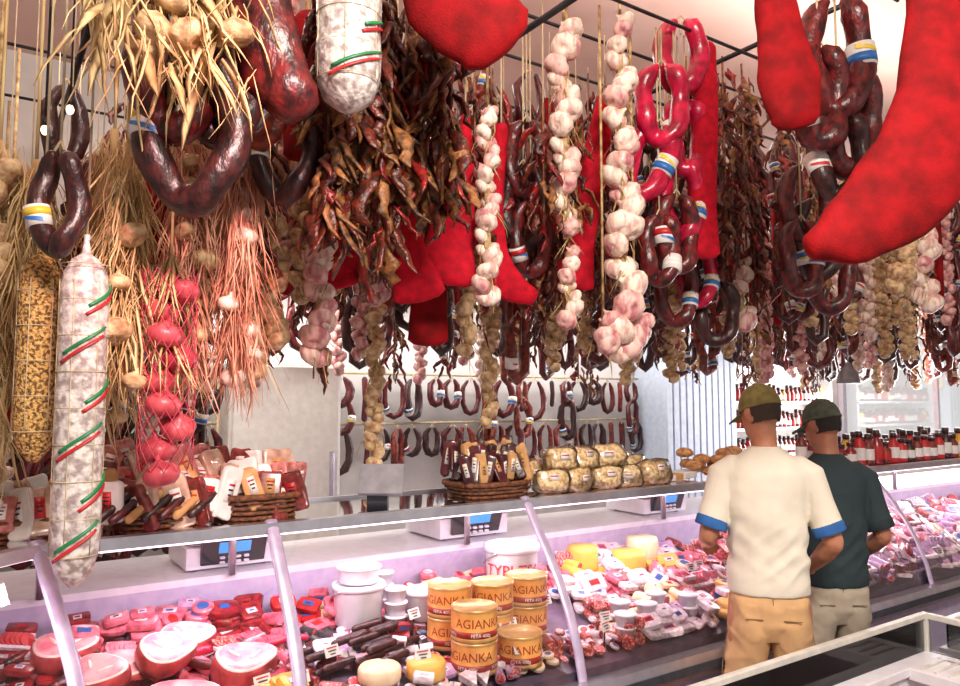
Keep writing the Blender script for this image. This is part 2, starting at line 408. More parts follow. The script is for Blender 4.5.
def packs(name, x0, x1, y0, y1, pal, kinds, s=.045, seed=1, up=.35, layers=2, zfix=None, keep=.93):
    rr = random.Random(seed); mb = MB(); y = y0
    while y < y1:
        x = x0+rr.uniform(0, s); run = 0
        while x < x1:
            if run <= 0: run = rr.randint(2, 4); mi = rr.choice(pal); kd = rr.choice(kinds); az = rr.uniform(-.5, .5); hh = rr.uniform(0, .03)
            run -= 1
            for L in range(rr.choice([layers, layers, layers+1]) if rr.random() < .75 else 1):
                if rr.random() > keep: continue
                k = rr.uniform(.75, 1.2)
                z = (zfix if zfix is not None else dz(y+s*.7))+s*.3+L*s*.5+(hh if L else 0)
                M = RZ(az+rr.uniform(-.4, .4)) @ RX(up+rr.uniform(-.2, .4)) @ RY(rr.uniform(-.2, .2))
                stock(mb, kd, (x+rr.uniform(-.012, .012), y+L*.012+rr.uniform(-.01, .01), z+.004), s*k, M, mi, rr)
            x += s*(1.75 if kd != 1 else 1.15)
        y += s*1.35
    return make(name, mb, M_pk, smooth=True)
def PK(*a, **k):
    o = packs(*a, **k)
    m = o.modifiers.new('e', 'EDGE_SPLIT'); m.split_angle = rad(40); return o
PK('meat_package_pile', -.3, .95, 2.70, 2.82, [0, 1, 9, 2, 7, 0], [0, 0, 2, 5], s=.05, seed=3, layers=3)
PK('sliced_sausage_package_pile', .05, .95, 2.12, 2.66, [0, 1, 6, 4, 0], [0, 1, 2, 1], s=.04, seed=4, up=.2, layers=1)
PK('cold_cut_package_pile', -.75, .1, 1.7, 2.25, [0, 1, 4, 7, 0], [0, 2, 1], s=.05, seed=5, zfix=.72)
PK('yellow_package_pile', .60, .86, 2.13, 2.22, [3], [0], s=.05, seed=6, layers=3)
PK('cheese_package_pile', 2.12, 3.05, 2.14, 2.8, [2, 8, 0, 0, 7, 2, 4, 5], [0, 2, 5, 0, 0, 1], s=.052, seed=7)
PK('cured_meat_package_pile', 3.05, 4.32, 2.14, 2.8, [0, 1, 4, 2, 6, 7, 0, 0], [0, 2, 2, 1, 5], s=.055, seed=8)
PK('salami_package_pile', 4.42, 6.55, 2.14, 2.8, [0, 4, 2, 1, 7, 0, 8, 0], [0, 2, 2, 1, 5], s=.065, seed=9)
PK('bacon_package_pile', 6.65, 8.0, 2.14, 2.8, [0, 4, 2, 1, 7, 2, 0], [0, 2, 4], s=.07, seed=10)
PK('small_cheese_pile', .98, 2.1, 2.13, 2.30, [8, 1, 2, 6, 7, 4], [0, 1, 3, 5], s=.034, seed=12, up=.2, layers=1)
PK('feta_package_pile', .98, 2.1, 2.66, 2.8, [2, 8, 7, 8, 9, 0], [0, 4, 5], s=.045, seed=13)
PK('butter_package_pile', 1.0, 1.45, 2.38, 2.6, [11, 6, 2, 7, 1], [4, 0, 1], s=.036, seed=14, layers=1)
mb = MB(); rr = random.Random(5)
for i in range(30):
    x = rr.uniform(-.1, .95); y = rr.uniform(2.13, 2.75); a = rr.uniform(-.8, .8); L = rr.uniform(.05, .1)
    d = V((math.cos(a), math.sin(a), 0)); c = V((x, y, dz(y)+.06))
    rtube(mb, [c-d*L, c+V((0, 0, .008)), c+d*L], rr.uniform(.012, .02), rr.choice([0, 1, 2]), 8)
for i in range(22):
    x = rr.uniform(.92, 1.32); y = rr.uniform(2.3, 2.5); d = V((.9, .3, 0)); c = V((x, y, dz(y)+.04+.012*(i % 4)))
    rtube(mb, [c-d*.06, c+d*.06], .013, 3, 8)
make('sausage_pile', mb, [M_sbrown, M_spink, M_sdark, M_sblack])

def textmesh(s, size):
    cu = bpy.data.curves.new('t', 'FONT'); cu.body = s; cu.size = size; cu.align_x = 'CENTER'; cu.resolution_u = 2
    o = bpy.data.objects.new('t', cu); COL.objects.link(o)
    dg = bpy.context.evaluated_depsgraph_get(); me = bpy.data.meshes.new_from_object(o.evaluated_get(dg))
    vs = [v.co.copy() for v in me.vertices]; fs = [list(p.vertices) for p in me.polygons]
    bpy.data.objects.remove(o); bpy.data.meshes.remove(me); return vs, fs
TX = {}
def wraptext(mb, s, size, c, r, z, ang, mi, xs=1):
    key = (s, size)
    if key not in TX: TX[key] = textmesh(s, size)
    vs, fs = TX[key]; out = []
    for v in vs:
        a = ang+v.x*xs/r; out.append(V((c[0]+r*math.cos(a), c[1]+r*math.sin(a), z+v.y)))
    mb.add(out, fs, mi)
M_tin = mat('tin_orange', (236, 174, 96), (214, 142, 70), rough=.35)
M_tinred = mat('tin_print', (160, 40, 26), rough=.4)
M_tintop = mat('tin_lid', (214, 170, 106), (184, 140, 84), rough=.35, metal=.4)
VA = math.atan2(-2.4, -1.6)
def tin(x, y, z, r=.08, h=.108, word='FETA', va=0):
    mb = MB(); c = (x, y, z)
    lathe(mb, [(r*.96, 0), (r*1.02, 0), (r*1.02, .008), (r, .012), (r, h-.012), (r*1.02, h-.008), (r*1.02, h), (r*.97, h), (r*.95, h-.006), (.005, h-.006)], c, 0, 36, mis=[2, 2, 2, 0, 2, 2, 2, 2, 2, 2])
    lathe(mb, [(r*1.002, h*.14), (r*1.006, h*.14), (r*1.006, h*.34), (r*1.002, h*.34)], c, 1, 36)
    for k in range(2): wraptext(mb, word, .042, c, r*1.008, z+h*.46, VA+va+k*3.14, 1)
    for k in range(4): wraptext(mb, 'FETA 400g', .016, c, r*1.012, z+h*.19, VA+va+k*1.57, 3)
    make('cheese_tin', mb, [M_tin, M_tinred, M_tintop, M_wht])
for i, a in enumerate([(1.46, 2.20, 0), (1.64, 2.18, 0), (1.46, 2.20, .109), (1.64, 2.35, .0), (1.64, 2.35, .109), (1.47, 2.38, 0), (1.47, 2.38, .109), (1.81, 2.36, 0), (1.81, 2.36, .109)]):
    tin(a[0], a[1], dz(a[1]+.06)+.002+a[2], word='AGIANKA', va=(i % 3-1)*.3)
M_ltext = mat('print_red', (196, 30, 40), rough=.4)
M_dtext = mat('print_dark', (40, 36, 44), rough=.5)
def bucket(x, y, z, r, h, word=None, lid=0, handle=True):
    mb = MB(); c = (x, y, z)
    lathe(mb, [(r*.86, 0), (r*.9, .004), (r*.98, h*.84), (r*1.0, h*.86), (r*1.05, h*.87), (r*1.05, h*.96), (r*1.02, h), (r*.9, h), (r*.88, h*.97), (.005, h*.97)], c, 0, 32, mis=[0, 0, 0, 0, lid, lid, lid, lid, lid, lid])
    if word:
        for k in range(2):
            wraptext(mb, word, h*.3, c, r*1.0, z+h*.46, VA+.05+k*3.14, 1); wraptext(mb, 'FETA 4kg', h*.18, c, r*.99, z+h*.2, VA+.05+k*3.14, 2)
    if handle:
        pts = [(x+r*1.06*math.cos(t+.4), y+r*1.06*math.sin(t+.4), z+h*(.88-.3*math.sin(t))) for t in [i*math.pi/8 for i in range(9)]]
        tube(mb, pts, .003, 3, 6)
    make('plastic_bucket', mb, [M_wenam, M_ltext, M_dtext, M_metal])
bucket(1.93, 2.62, dz(2.72)+.005, .115, .22, 'TYPI TSA', lid=0)
bucket(1.22, 2.62, dz(2.72)+.005, .095, .15, None)
bucket(1.48, 2.58, dz(2.66)+.005, .08, .11, None, handle=False)
bucket(1.22, 2.62, dz(2.72)+.157, .08, .06, None, handle=False)
def wheel(x, y, z, r, h, m):
    mb = MB(); lathe(mb, [(r*.9, 0), (r, h*.2), (r, h*.8), (r*.9, h), (.004, h*1.02)], (x, y, z), 0, 28); make('cheese_wheel', mb, [m])
for (x, y, r, h, m) in [(2.62, 2.62, .085, .11, M_pk[5]), (2.8, 2.70, .08, .13, M_pk[8]), (2.42, 2.72, .075, .12, M_pk[5]), (1.75, 2.6, .06, .05, M_pk[8]), (1.12, 2.24, .07, .05, M_pk[8]), (1.27, 2.2, .065, .06, M_pk[5])]:
    wheel(x, y, dz(y+r*.7)+.015, r, h, m)
def tub(x, y, z, r, h):
    mb = MB(); lathe(mb, [(r*.8, 0), (r*.98, h*.85), (r*1.06, h*.87), (r*1.06, h), (.004, h)], (x, y, z), 0, 20); make('plastic_tub', mb, [M_wenam])
for i, (x, y) in enumerate([(1.36, 2.7), (1.34, 2.55), (2.2, 2.25), (2.3, 2.2), (2.42, 2.26), (2.14, 2.16), (2.55, 2.2)]):
    for k in range(3 if i < 2 else 2): tub(x, y, dz(y+.04)+.01+k*.05, .042, .048)
mb = MB(); rr = random.Random(9)
for i in range(50):
    x = rr.uniform(.1, 7.5); y = rr.uniform(2.12, 2.5)
    M = RZ(rr.uniform(-.2, .3)) @ RX(rad(-25)); z = dz(y)+.095
    box(mb, (x, y, z), (.055, .003, .036), 0, M)
    for k in range(3): box(mb, V((x, y, z))+M @ V((0, -.003, .01-k*.01)), (.04-.01*k, .001, .004), 1 if k else 2, M)
    tube(mb, [(x, y+.004, z-.016), (x, y+.01, dz(y)+.0)], .003, 1, 4)
make('price_cards', mb, [M_wht, M_dtext, M_ltext], smooth=False, parent=ctr)

M_lcd = mat('lcd_blue', (60, 140, 210), (60, 140, 210), emit=.9)
M_sdk = mat('scale_dark', (44, 46, 58), rough=.4)
def scale(x, y, z, s=1.0):
    mb = MB()
    box(mb, (x, y, z+.05*s), (.34*s, .3*s, .08*s), 0); box(mb, (x, y, z+.1*s), (.3*s, .26*s, .015*s), 1)
    M = RX(rad(20)); box(mb, (x+.0, y-.16*s, z+.075*s), (.24*s, .03*s, .1*s), 3, M); box(mb, (x, y-.178*s, z+.088*s), (.12*s, .012*s, .045*s), 2, M)
    for i in range(4):
        for j in range(2): box(mb, (x-.045*s+i*.03*s, y-.174*s, z+.045*s+j*-.018*s+.005), (.02*s, .012*s, .01*s), 0, M)
    for a in (-1, 1):
        for b in (-1, 1): tube(mb, [(x+a*.13*s, y+b*.11*s, z), (x+a*.13*s, y+b*.11*s, z+.02)], .012, 3, 8)
    make('weighing_scale', mb, [M_wenam, M_metal, M_lcd, M_sdk], smooth=False, bevel=.004)
scale(.84, 3.08, 1.01); scale(1.95, 3.1, 1.01, 1.1); scale(3.25, 3.1, 1.01)
def wedge(x, y, z):
    mb = MB(); M = RZ(-.6) @ RX(rad(-35)); box(mb, (x, y, z+.09), (.17, .02, .13), 1, M); box(mb, V((x, y, z+.09))+M @ V((0, .012, 0)), (.15, .004, .11), 0, M)
    box(mb, (x, y+.03, z+.03), (.08, .05, .06), 0, RZ(-.6)); make('scale_display', mb, [M_sdk, mat('display_grey', (150, 146, 152), rough=.4)], smooth=False, bevel=.003)
wedge(1.33, 2.66, 1.25)

# ------------------------------------------------------------ baskets and goods on top shelf
def basket(x, y, z, rx, ry, h, name='wicker_basket', az=0):
    mb = MB(); M = RZ(az)
    n = 36; rows = max(4, int(h/.012))
    for j in range(rows):
        t = j/(rows-1); pts = []
        for k in range(n+1):
            a = 2*math.pi*k/n; e = .003*(1 if (k+j) % 2 else -1)
            q = lambda v: math.copysign(abs(v)**.6, v)
            s = .85+.15*t
            pts.append(V((x, y, z+.006+t*h))+M @ V(((rx*s+e)*q(math.cos(a)), (ry*s+e)*q(math.sin(a)), 0)))
        tube(mb, pts, .0065 if j < rows-1 else .011, 0, 6, cap=False)
    box(mb, (x, y, z+.006), (rx*1.55, ry*1.55, .01), 0, M)
    make(name, mb, [M_wick])
zs = 1.252
basket(.50, 2.62, zs, .14, .13, .05, az=0); basket(.82, 2.61, zs, .14, .13, .07)
basket(1.80, 2.62, zs, .17, .13, .05, az=0)
basket(.14, 2.66, zs, .14, .12, .04)
M_kraft = mat('kraft_paper', (206, 158, 104), (176, 124, 76), rough=.7)
def vpack(name, items, pal, lab=.8, sq=.28):
    mb = MB(); r_ = random.Random(len(items))
    for (x, y, z, sx, sy, sz, az, tl, mi) in items:
        M = RZ(az) @ RX(tl) @ RY(r_.uniform(-.35, .35)); ell(mb, (x, y, z), (sx, sy, sz), mi, 16, 8, M, sq=sq, wob=.15)
        q = r_.choice([2, 2, 2, 3, 5]); c = V((x, y, z))+M @ V((0, -sy*1.04, sz*.1))
        box(mb, c, (sx*lab, .003, sz*lab*1.1), q, M)
        for k in range(3): box(mb, c+M @ V((0, -.003, sz*lab*(.3-.25*k))), (sx*lab*(.8-.2*k), .002, sz*.07), 6 if k else 5, M)
    make(name, mb, pal)
VP = [mat('vac_redbrown', (142, 54, 48), (84, 28, 28), rough=.32, coat=.35, scale=50), mat('vac_pink', (206, 132, 124), (160, 86, 84), rough=.32, coat=.35, scale=50), M_wht, M_kraft, mat('vac_beige', (210, 176, 154), (154, 116, 98), rough=.3, coat=.4), M_lred, M_dtext]
rr = random.Random(21); it = []
for i in range(40):
    t = i % 11
    it.append((.36+t*.058+rr.uniform(-.02, .02), 2.52+(i//11)*.055, zs+.075+(i//11)*.035+rr.uniform(-.02, .03), rr.uniform(.03, .055), .014, rr.uniform(.045, .085), rr.uniform(-1.0, .5), rr.uniform(-.7, .3), rr.choice([0, 1, 3, 0, 4, 4, 2])))
vpack('vacuum_packed_meat_group', it, VP)
it = []
for i in range(20):
    t = i % 10
    it.append((-.10+t*.045, 2.56+(i//10)*.08, zs+.07+(i//10)*.04, .035, .014, rr.uniform(.045, .08), rr.uniform(-1, .5), rr.uniform(-.6, .3), rr.choice([0, 1, 3, 4, 4, 2])))
vpack('vacuum_packed_meat_group', it, VP)
mb = MB()
for i in range(7):
    x = .36+i*.045
    p = V((x, 2.5, zs+.06)); rtube(mb, [p+V((-.05, -.02, -.02)), p+V((.05, .03, .05))], .014, i % 3, 8)
make('salami_stick_group', mb, [M_sblack, M_sdark, M_kraft])
it = []
for i in range(28):
    it.append((1.65+(i % 9)*.036, 2.54+(i//9)*.05, zs+.1+rr.uniform(-.01, .04)+(i//9)*.02, .022, .014, rr.uniform(.055, .08), rr.uniform(-.9, .4), rr.uniform(-.45, .2), rr.choice([0, 0, 1, 0, 3])))
vpack('spice_packet_group', it, [M_sblack, M_pk[6], M_wht, M_kraft, M_pk[2], M_yel, M_dtext], .8)
M_pasta = mat('dry_noodle', (246, 222, 176), (196, 152, 96), rough=.6, scale=60, bump=.8, bscale=70, lo=.4, hi=.56)
def bag(x, y, z, s, az, tl):
    mb = MB(); M = RZ(az) @ RX(tl); c = V((x, y, z+s*.5))
    ell(mb, c, (s*.85, s*.5, s*.55), 0, 18, 10, M, sq=.7, wob=.25)
    ell(mb, c, (s*.92, s*.56, s*.6), 1, 18, 10, M, sq=.6, wob=.3)
    for sd in (-1, 1):
        for k in range(4):
            a = (k-1.5)*.35; vs = [c+M @ V((sd*s*.85, 0, 0)), c+M @ V((sd*s*1.2, s*.2*math.sin(a), s*.45*math.sin(a)-.01)), c+M @ V((sd*s*1.2, s*.2*math.sin(a+.3)+.01, s*.45*math.sin(a+.3)))]
            mb.add(vs, [[0, 1, 2]], 1)
    box(mb, c+M @ V((0, -s*.57, s*.1)), (s*.5, .003, s*.28), 2, M); box(mb, c+M @ V((0, -s*.575, s*.14)), (s*.4, .003, s*.06), 3, M)
    make('noodle_bag', mb, [M_pasta, M_plas, M_wht, M_lred])
rr = random.Random(4)
for i in range(13):
    L = 1 if i > 9 else 0
    bag(2.08+(i % 5)*.15+L*.06+rr.uniform(-.02, .02), 2.52+((i//5) % 2)*.15+L*.03, zs+.004+((i//5) % 2)*.02+L*.085, rr.uniform(.085, .105), rr.uniform(-.8, .3), rr.uniform(-.4, .1))
mb = MB()
for i in range(18):
    x = 3.0+rr.uniform(0, .45); y = 2.5+rr.uniform(0, .2)
    ell(mb, (x, y, zs+.035+.03*(i % 4)), (.05, .045, .026), 0, 12, 7, RZ(rr.uniform(0, 3)), wob=.2)
make('bread_roll_pile', mb, [mat('rusk', (214, 160, 106), (150, 92, 50), rough=.7, scale=40, bump=.6, bscale=80)])
mb = MB()
for i in range(3): box(mb, (2.88+i*.05, 2.6, zs+.015+i*.004), (.12, .12, .03), i % 2, RZ(.1*i))
make('cracker_box_group', mb, [M_wht, M_kraft], smooth=False, bevel=.003)
def bottles(name, xs, ys, z, seed, step=.1):
    mb = MB(); rr = random.Random(seed)
    for y in ys:
        x = xs[0]
        while x < xs[1]:
            h = rr.uniform(.13, .21); r = .034; b = rr.choice([0, 1, 1, 3, 4, 0, 2])
            lathe(mb, [(r*.9, 0), (r, .01), (r, h*.62), (r*.55, h*.75), (r*.5, h*.82), (r*.62, h*.83), (r*.62, h), (.003, h)], (x, y, z+.001), 0, 12, mis=[b, b, b, b, 2, 2, 2, 2])
            lathe(mb, [(r*1.02, h*.15), (r*1.03, h*.16), (r*1.03, h*.5), (r*1.02, h*.51)], (x, y, z+.001), rr.choice([5, 5, 4]), 12); x += step
    make(name, mb, [M_pk[1], M_sbrown, M_sblack, M_pk[3], M_lred, M_wht])
bottles('sauce_bottle_row', (4.3, 8.1), (2.52, 2.66, 2.78), zs, 31)
mb = MB()
for z in (1.02, 1.32, 1.62): box(mb, (7.75, 5.38, z), (2.0, .3, .03))
for x in (6.75, 8.75): box(mb, (x, 5.38, .95), (.04, .3, 1.9))
make('bottle_shelf_unit', mb, [M_wenam], smooth=False)
for i, z in enumerate((1.037, 1.337, 1.637)): bottles('sauce_bottle_row', (6.85, 8.7), (5.3, 5.42), z, 40+i, .085)
mb = MB()
for i in range(7):
    ell(mb, (-.35+i*.09, 2.36+.05*i, 1.30), (.06, .05, .045), i % 3, 12, 7, RZ(i*.7), sq=.7)
make('wrapped_cheese_group', mb, [M_pk[2], M_ham, M_kraft])

# ------------------------------------------------------------ hanging rails
mb = MB()
RT = 3.3
for (y, x0, x1) in [(1.15, 1.2, 2.9), (1.5, .9, 3.1), (1.8, .0, 2.6), (2.15, -.6, 4.2), (2.45, -.6, 7), (2.8, -.6, 7.6), (3.3, -.6, 8.6), (4.0, -.6, 8.8), (4.7, -.6, 8.8)]:
    tube(mb, [(x0, y, RT), (x1, y, RT)], .008, 0, 8)
for x in (.27, 1.52, 3.0, 5.0, 7.0):
    y0 = 1.1 if x in (1.52, ) else 1.9
    if x == 3.0: y0 = 1.1
    tube(mb, [(x, y0, 3.33 if x > 2 else 2.92), (x, 4.9, 3.33 if x > 2 else 2.92)], .012, 0, 8)
    for y in (y0+.1, 3.0, 4.8): tube(mb, [(x, y, 2.92 if x < 2 else 3.33), (x, y, 3.9)], .007, 0, 6)
for (y, x0, x1) in [(1.15, 1.3, 2.8), (1.5, 1.0, 2.9), (1.8, .1, 2.5), (2.15, -.5, 4)]:
    for x in (x0, x1): tube(mb, [(x, y, RT), (x, y, 3.9)], .006, 0, 6)
make('hanging_rail_frame', mb, [M_dmetal])

# ------------------------------------------------------------ hero hanging goods
def slab(name, path, w, th, m, ref=(.829, -.559, 0), top=None):
    mb = MB()
    P = [V(p) for p in path]; n = 26; pts = []; rs = []
    for i in range(n):
        t = i/(n-1)*(len(P)-1); k = min(int(t), len(P)-2); f = t-k
        p0 = P[max(k-1, 0)]; p1 = P[k]; p2 = P[k+1]; p3 = P[min(k+2, len(P)-1)]
        pts.append(.5*((2*p1)+(p2-p0)*f+(2*p0-5*p1+4*p2-p3)*f*f+(3*p1-p0-3*p2+p3)*f**3))
        rs.append(((w[k]+(w[k+1]-w[k])*(f*f*(3-2*f)))*(1+.015*math.sin(i*1.3)), th*(.95+.08*math.sin(i*.9))))
    rtube(mb, pts, rs, 0, 28, ref=ref, wob=.015)
    x, y, z = pts[0]; tube(mb, [(x, y, z-.03), (x, y, RT)], .004, 1, 5)
    if name: make(name, mb, [m, M_twine])
slab('cured_meat_slab', [(.96, 1.77, 3.1), (1.0, 1.74, 2.92), (1.07, 1.71, 2.78), (1.17, 1.65, 2.655)], [.05, .1, .15, .12], .05, M_redslab2)
slab('cured_meat_slab', [(1.55, 2.4, 2.75), (1.54, 2.4, 2.5), (1.50, 2.42, 2.3), (1.47, 2.44, 2.12)], [.02, .045, .09, .135], .03, M_redslab)
slab('cured_meat_slab', [(1.78, 2.48, 2.78), (1.75, 2.5, 2.5), (1.75, 2.5, 2.28), (1.80, 2.48, 2.14), (1.9, 2.44, 2.08)], [.03, .045, .06, .07, .04], .03, M_redslab)
slab('cured_meat_slab', [(2.30, 2.40, 3.0), (2.26, 2.43, 2.7), (2.21, 2.45, 2.4), (2.15, 2.48, 2.17)], [.04, .06, .055, .11], .03, M_redslab)
slab('cured_meat_slab', [(2.69, 2.15, 3.25), (2.68, 2.15, 2.9), (2.66, 2.16, 2.55), (2.66, 2.16, 2.3)], [.045, .055, .06, .07], .03, M_redslab)
slab('cured_meat_slab', [(2.24, 1.51, 3.2), (2.27, 1.50, 2.95), (2.29, 1.48, 2.75), (2.32, 1.48, 2.62)], [.05, .08, .11, .085], .04, M_redslab2)
slab('cured_meat_slab', [(2.31, 1.03, 3.1), (2.32, 1.01, 2.85), (2.30, 1.0, 2.57), (2.25, 1.02, 2.37), (2.16, 1.08, 2.23), (2.05, 1.15, 2.13), (1.97, 1.2, 2.09)], [.06, .09, .13, .15, .14, .10, .05], .045, M_redslab2)
slab('cured_meat_slab', [(1.18, 2.8, 2.6), (1.16, 2.8, 2.4), (1.20, 2.78, 2.22), (1.26, 2.74, 2.16)], [.05, .08, .09, .05], .03, M_redslab)
slab('cured_meat_slab', [(1.08, 2.68, 2.5), (1.10, 2.66, 2.3), (1.14, 2.62, 2.10)], [.04, .07, .11], .03, M_redslab)
slab('cured_meat_slab', [(1.30, 2.5, 2.5), (1.33, 2.46, 2.25), (1.36, 2.42, 2.04)], [.03, .06, .10], .03, M_redslab)
slab('cured_meat_slab', [(1.54, 2.7, 2.4), (1.56, 2.7, 2.15), (1.56, 2.7, 1.9)], [.05, .075, .085], .03, M_redslab2)
slab('cured_meat_slab', [(.93, 2.45, 3.0), (.92, 2.45, 2.75), (.91, 2.45, 2.5)], [.06, .08, .07], .03, M_redslab2)
slab('cured_meat_slab', [(.57, 1.87, 3.15), (.55, 1.88, 2.8), (.58, 1.86, 2.55), (.65, 1.82, 2.42)], [.06, .095, .10, .07], .06, M_sdark)

def salami(name, x, y, z0, z1, r, m, stripes=True, cone=True):
    mb = MB(); L = z0-z1
    prof = [(.01, -.01), (r*.35, 0), (r*.75, .025), (r*.95, .07)]
    k = 8
    for i in range(k): prof.append((r*(1+.03*math.sin(i*2.2)), .1+(L-.2)*i/(k-1)))
    prof += [(r*.9, L-.05), (r*.6, L-.015), (r*.22, L), (r*.12, L+.03), (.008, L+.05)]
    lathe(mb, prof, (x, y, z1), 0, 28)
    if stripes:
        for q in range(int((L-.1)/.12)):
            ph = -2.6+(1.0 if q % 2 else 0); zc = .06+q*.12
            for j, mi in enumerate([1, 2]):
                pts = []
                for i in range(13):
                    a = ph+i*.15+j*.1; pts.append((x+r*1.035*math.cos(a), y+r*1.035*math.sin(a), z1+min(L-.06, zc+.006*i+j*.022)))
                if pts[-1][2] < z0-.04: tube(mb, pts, [(.0015, .005)]*13, mi, 6, ref=(math.cos(ph), math.sin(ph), 0))
    for k in range(6):
        a = k*1.047; tube(mb, [(x+r*1.01*math.cos(a), y+r*1.01*math.sin(a), z1+.07+(L-.14)*i/5) for i in range(6)], .0014, 3, 4)
    for k in range(int(L/.09)):
        zz = z1+.07+k*.09; tube(mb, [(x+r*1.02*math.cos(a*.35), y+r*1.02*math.sin(a*.35), zz) for a in range(19)], .0013, 3, 4, cap=False)
    twine(mb, x, y, z0+.03, RT, 3, .004)
    make(name, mb, [m, M_lred, M_green, M_twine])
salami('salami', .22, 2.12, 2.02, 1.2, .056, M_casing)
salami('salami', .79, 1.8, 3.0, 2.42, .086, M_casing)
salami('seed_crusted_sausage', .13, 2.24, 2.03, 1.5, .050, M_seed, stripes=False)

def group(name, items, top=None):
    mb = MB()
    for d in items: horseshoe(mb, *d[:6], ang=d[6], mi=d[7], lab=d[8], tilt=d[9] if len(d) > 9 else 0, n=31, seg=18)
    for (x, y) in {(round(d[0], 2), round(d[1], 2)) for d in items}:
        zt = min(d[2] for d in items if round(d[0], 2) == x and round(d[1], 2) == y); twine(mb, x, y, zt, RT, 7, .004)
    make(name, mb, SM)
A = -.59
group('sausage_string', [(2.58, 2.2, 3.36, .17, .30, .044, A, 1, None), (2.45, 2.2, 3.12, .17, .33, .042, A, 1, None), (2.60, 2.2, 3.0, .16, .32, .04, A+.4, 1, 6), (2.46, 2.22, 2.86, .16, .33, .044, A, 1, 23, .35), (2.58, 2.22, 2.72, .16, .34, .042, A, 1, 21), (2.53, 2.2, 2.55, .15, .32, .038, A+.3, 0, 7), (2.44, 2.22, 2.45, .12, .28, .036, A, 0, 20)])
group('sausage_string', [(2.62, 1.5, 3.15, .2, .42, .046, A, 0, 23), (2.54, 1.52, 2.96, .18, .36, .042, A+.3, 0, 9), (2.7, 1.5, 2.9, .18, .38, .042, A, 0, None), (2.66, 1.52, 2.72, .16, .30, .038, A-.3, 5, 7)])
group('sausage_string', [(3.2, 2.0, 2.75, .2, .34, .038, A, 0, None), (3.28, 2.0, 2.6, .2, .36, .036, A, 5, 9), (3.15, 2.0, 2.48, .18, .33, .036, A+.3, 0, 23), (3.45, 2.05, 2.5, .2, .4, .038, A, 0, None)])
group('sausage_string', [(.42, 1.9, 2.52, .2, .38, .04, A, 5, 6), (.38, 1.92, 2.66, .16, .34, .04, A+.5, 0, None), (.5, 1.92, 2.62, .14, .3, .036, A, 5, None)])
group('sausage_string', [(.15, 2.08, 2.26, .09, .24, .026, A, 5, 8)])
group('sausage_string', [(1.93, 2.5, 2.85, .15, .32, .034, A, 0, None), (1.91, 2.5, 2.65, .16, .33, .034, A, 5, None), (1.95, 2.5, 2.5, .14, .3, .032, A+.3, 0, 9)])
group('sausage_string', [(.66, 2.15, 2.75, .16, .34, .032, A, 6, None), (.74, 2.15, 2.6, .16, .34, .032, A, 5, 7)])
group('sausage_string', [(2.75, 2.45, 2.6, .16, .32, .034, A, 5, 7), (2.8, 2.45, 2.35, .16, .32, .034, A, 0, 21), (2.95, 2.45, 2.45, .16, .32, .034, A, 1, 21), (3.1, 2.45, 2.25, .18, .3, .034, A, 5, None)])

GM = [M_gar, M_stem, M_gar2, M_garp]
def gb(x, y, z0, z1, r0, r1, lean=0, m=None, seed=1, seg=16, alt=None):
    mb = MB(); braid(mb, x, y, z0, z1, r0, r1, 0, 1, seg, random.Random(seed), lean)
    twine(mb, x, y, z0, RT, 1, .006)
    rr = random.Random(seed+99)
    for i in range(int((z0-z1)*60)):
        z = rr.uniform(z1, z0); ribbon(mb, (x+rr.uniform(-.03, .03), y+rr.uniform(-.03, .03), z), rr.uniform(.05, .14), .004, rr, 1, .9)
    make('garlic_braid', mb, [m or M_gar, M_stem, alt or (M_garp if m is None else m)])
gb(1.585, 2.3, 2.75, 2.02, .030, .040, seed=2)
gb(1.955, 2.28, 3.15, 2.3, .050, .046, seed=3)
gb(1.99, 2.3, 2.25, 1.95, .034, .038, seed=33)
gb(2.20, 2.2, 3.25, 1.86, .042, .068, seed=4)
gb(2.10, 2.22, 1.96, 1.84, .052, .055, seed=44, m=M_garp)
gb(2.30, 2.24, 1.98, 1.86, .05, .055, seed=46, m=M_garp)
gb(1.56, 3.2, 2.3, 1.27, .034, .032, seed=5, m=M_gar2)
gb(2.22, 3.2, 2.4, 1.5, .036, .034, seed=6, m=M_gar2)
gb(1.75, 2.7, 2.3, 1.85, .032, .034, seed=7, m=M_gar2)
gb(4.5, 2.1, 2.9, 2.15, .06, .06, seed=8)
gb(4.25, 2.1, 2.8, 2.25, .055, .06, seed=9, m=M_gar2)
gb(3.3, 2.45, 2.6, 2.0, .045, .05, seed=10)
gb(.60, 2.5, 2.45, 1.9, .04, .045, seed=12, m=M_gar2)
gb(1.0, 2.5, 2.2, 1.8, .04, .045, seed=13)
gb(.85, 2.55, 2.3, 1.85, .036, .04, seed=16, m=M_gar2)
gb(.02, 2.5, 2.3, 1.9, .045, .05, seed=14, m=M_gar2)
gb(2.95, 2.6, 2.9, 2.1, .04, .044, seed=17, m=M_gar2)
mb = MB(); rr = random.Random(8)
for i in range(9):
    z = 1.95-i*.062; a = i*2.1
    bulb(mb, (.43+.03*math.cos(a), 2.15+.03*math.sin(a), z), .045, RZ(a) @ RX(rr.uniform(-.4, .6)), 0, 16)
for k in range(14):
    a = k*.449
    tube(mb, [(.43+.072*math.cos(a+j*.5), 2.15+.072*math.sin(a+j*.5), 2.0-j*.06) for j in range(10)], .0012, 2, 4)
    tube(mb, [(.43+.072*math.cos(a-j*.5), 2.15+.072*math.sin(a-j*.5), 2.0-j*.06) for j in range(10)], .0012, 2, 4)
for k in range(60): ribbon(mb, (.43, 2.15, 2.05-.2*(k % 2)), .22, .004, rr, 1, .7)
twine(mb, .43, 2.15, 1.95, RT, 1, .005)
make('netted_onion_string', mb, [M_onion, M_husk, mat('net_red', (206, 70, 90), rough=.5)])
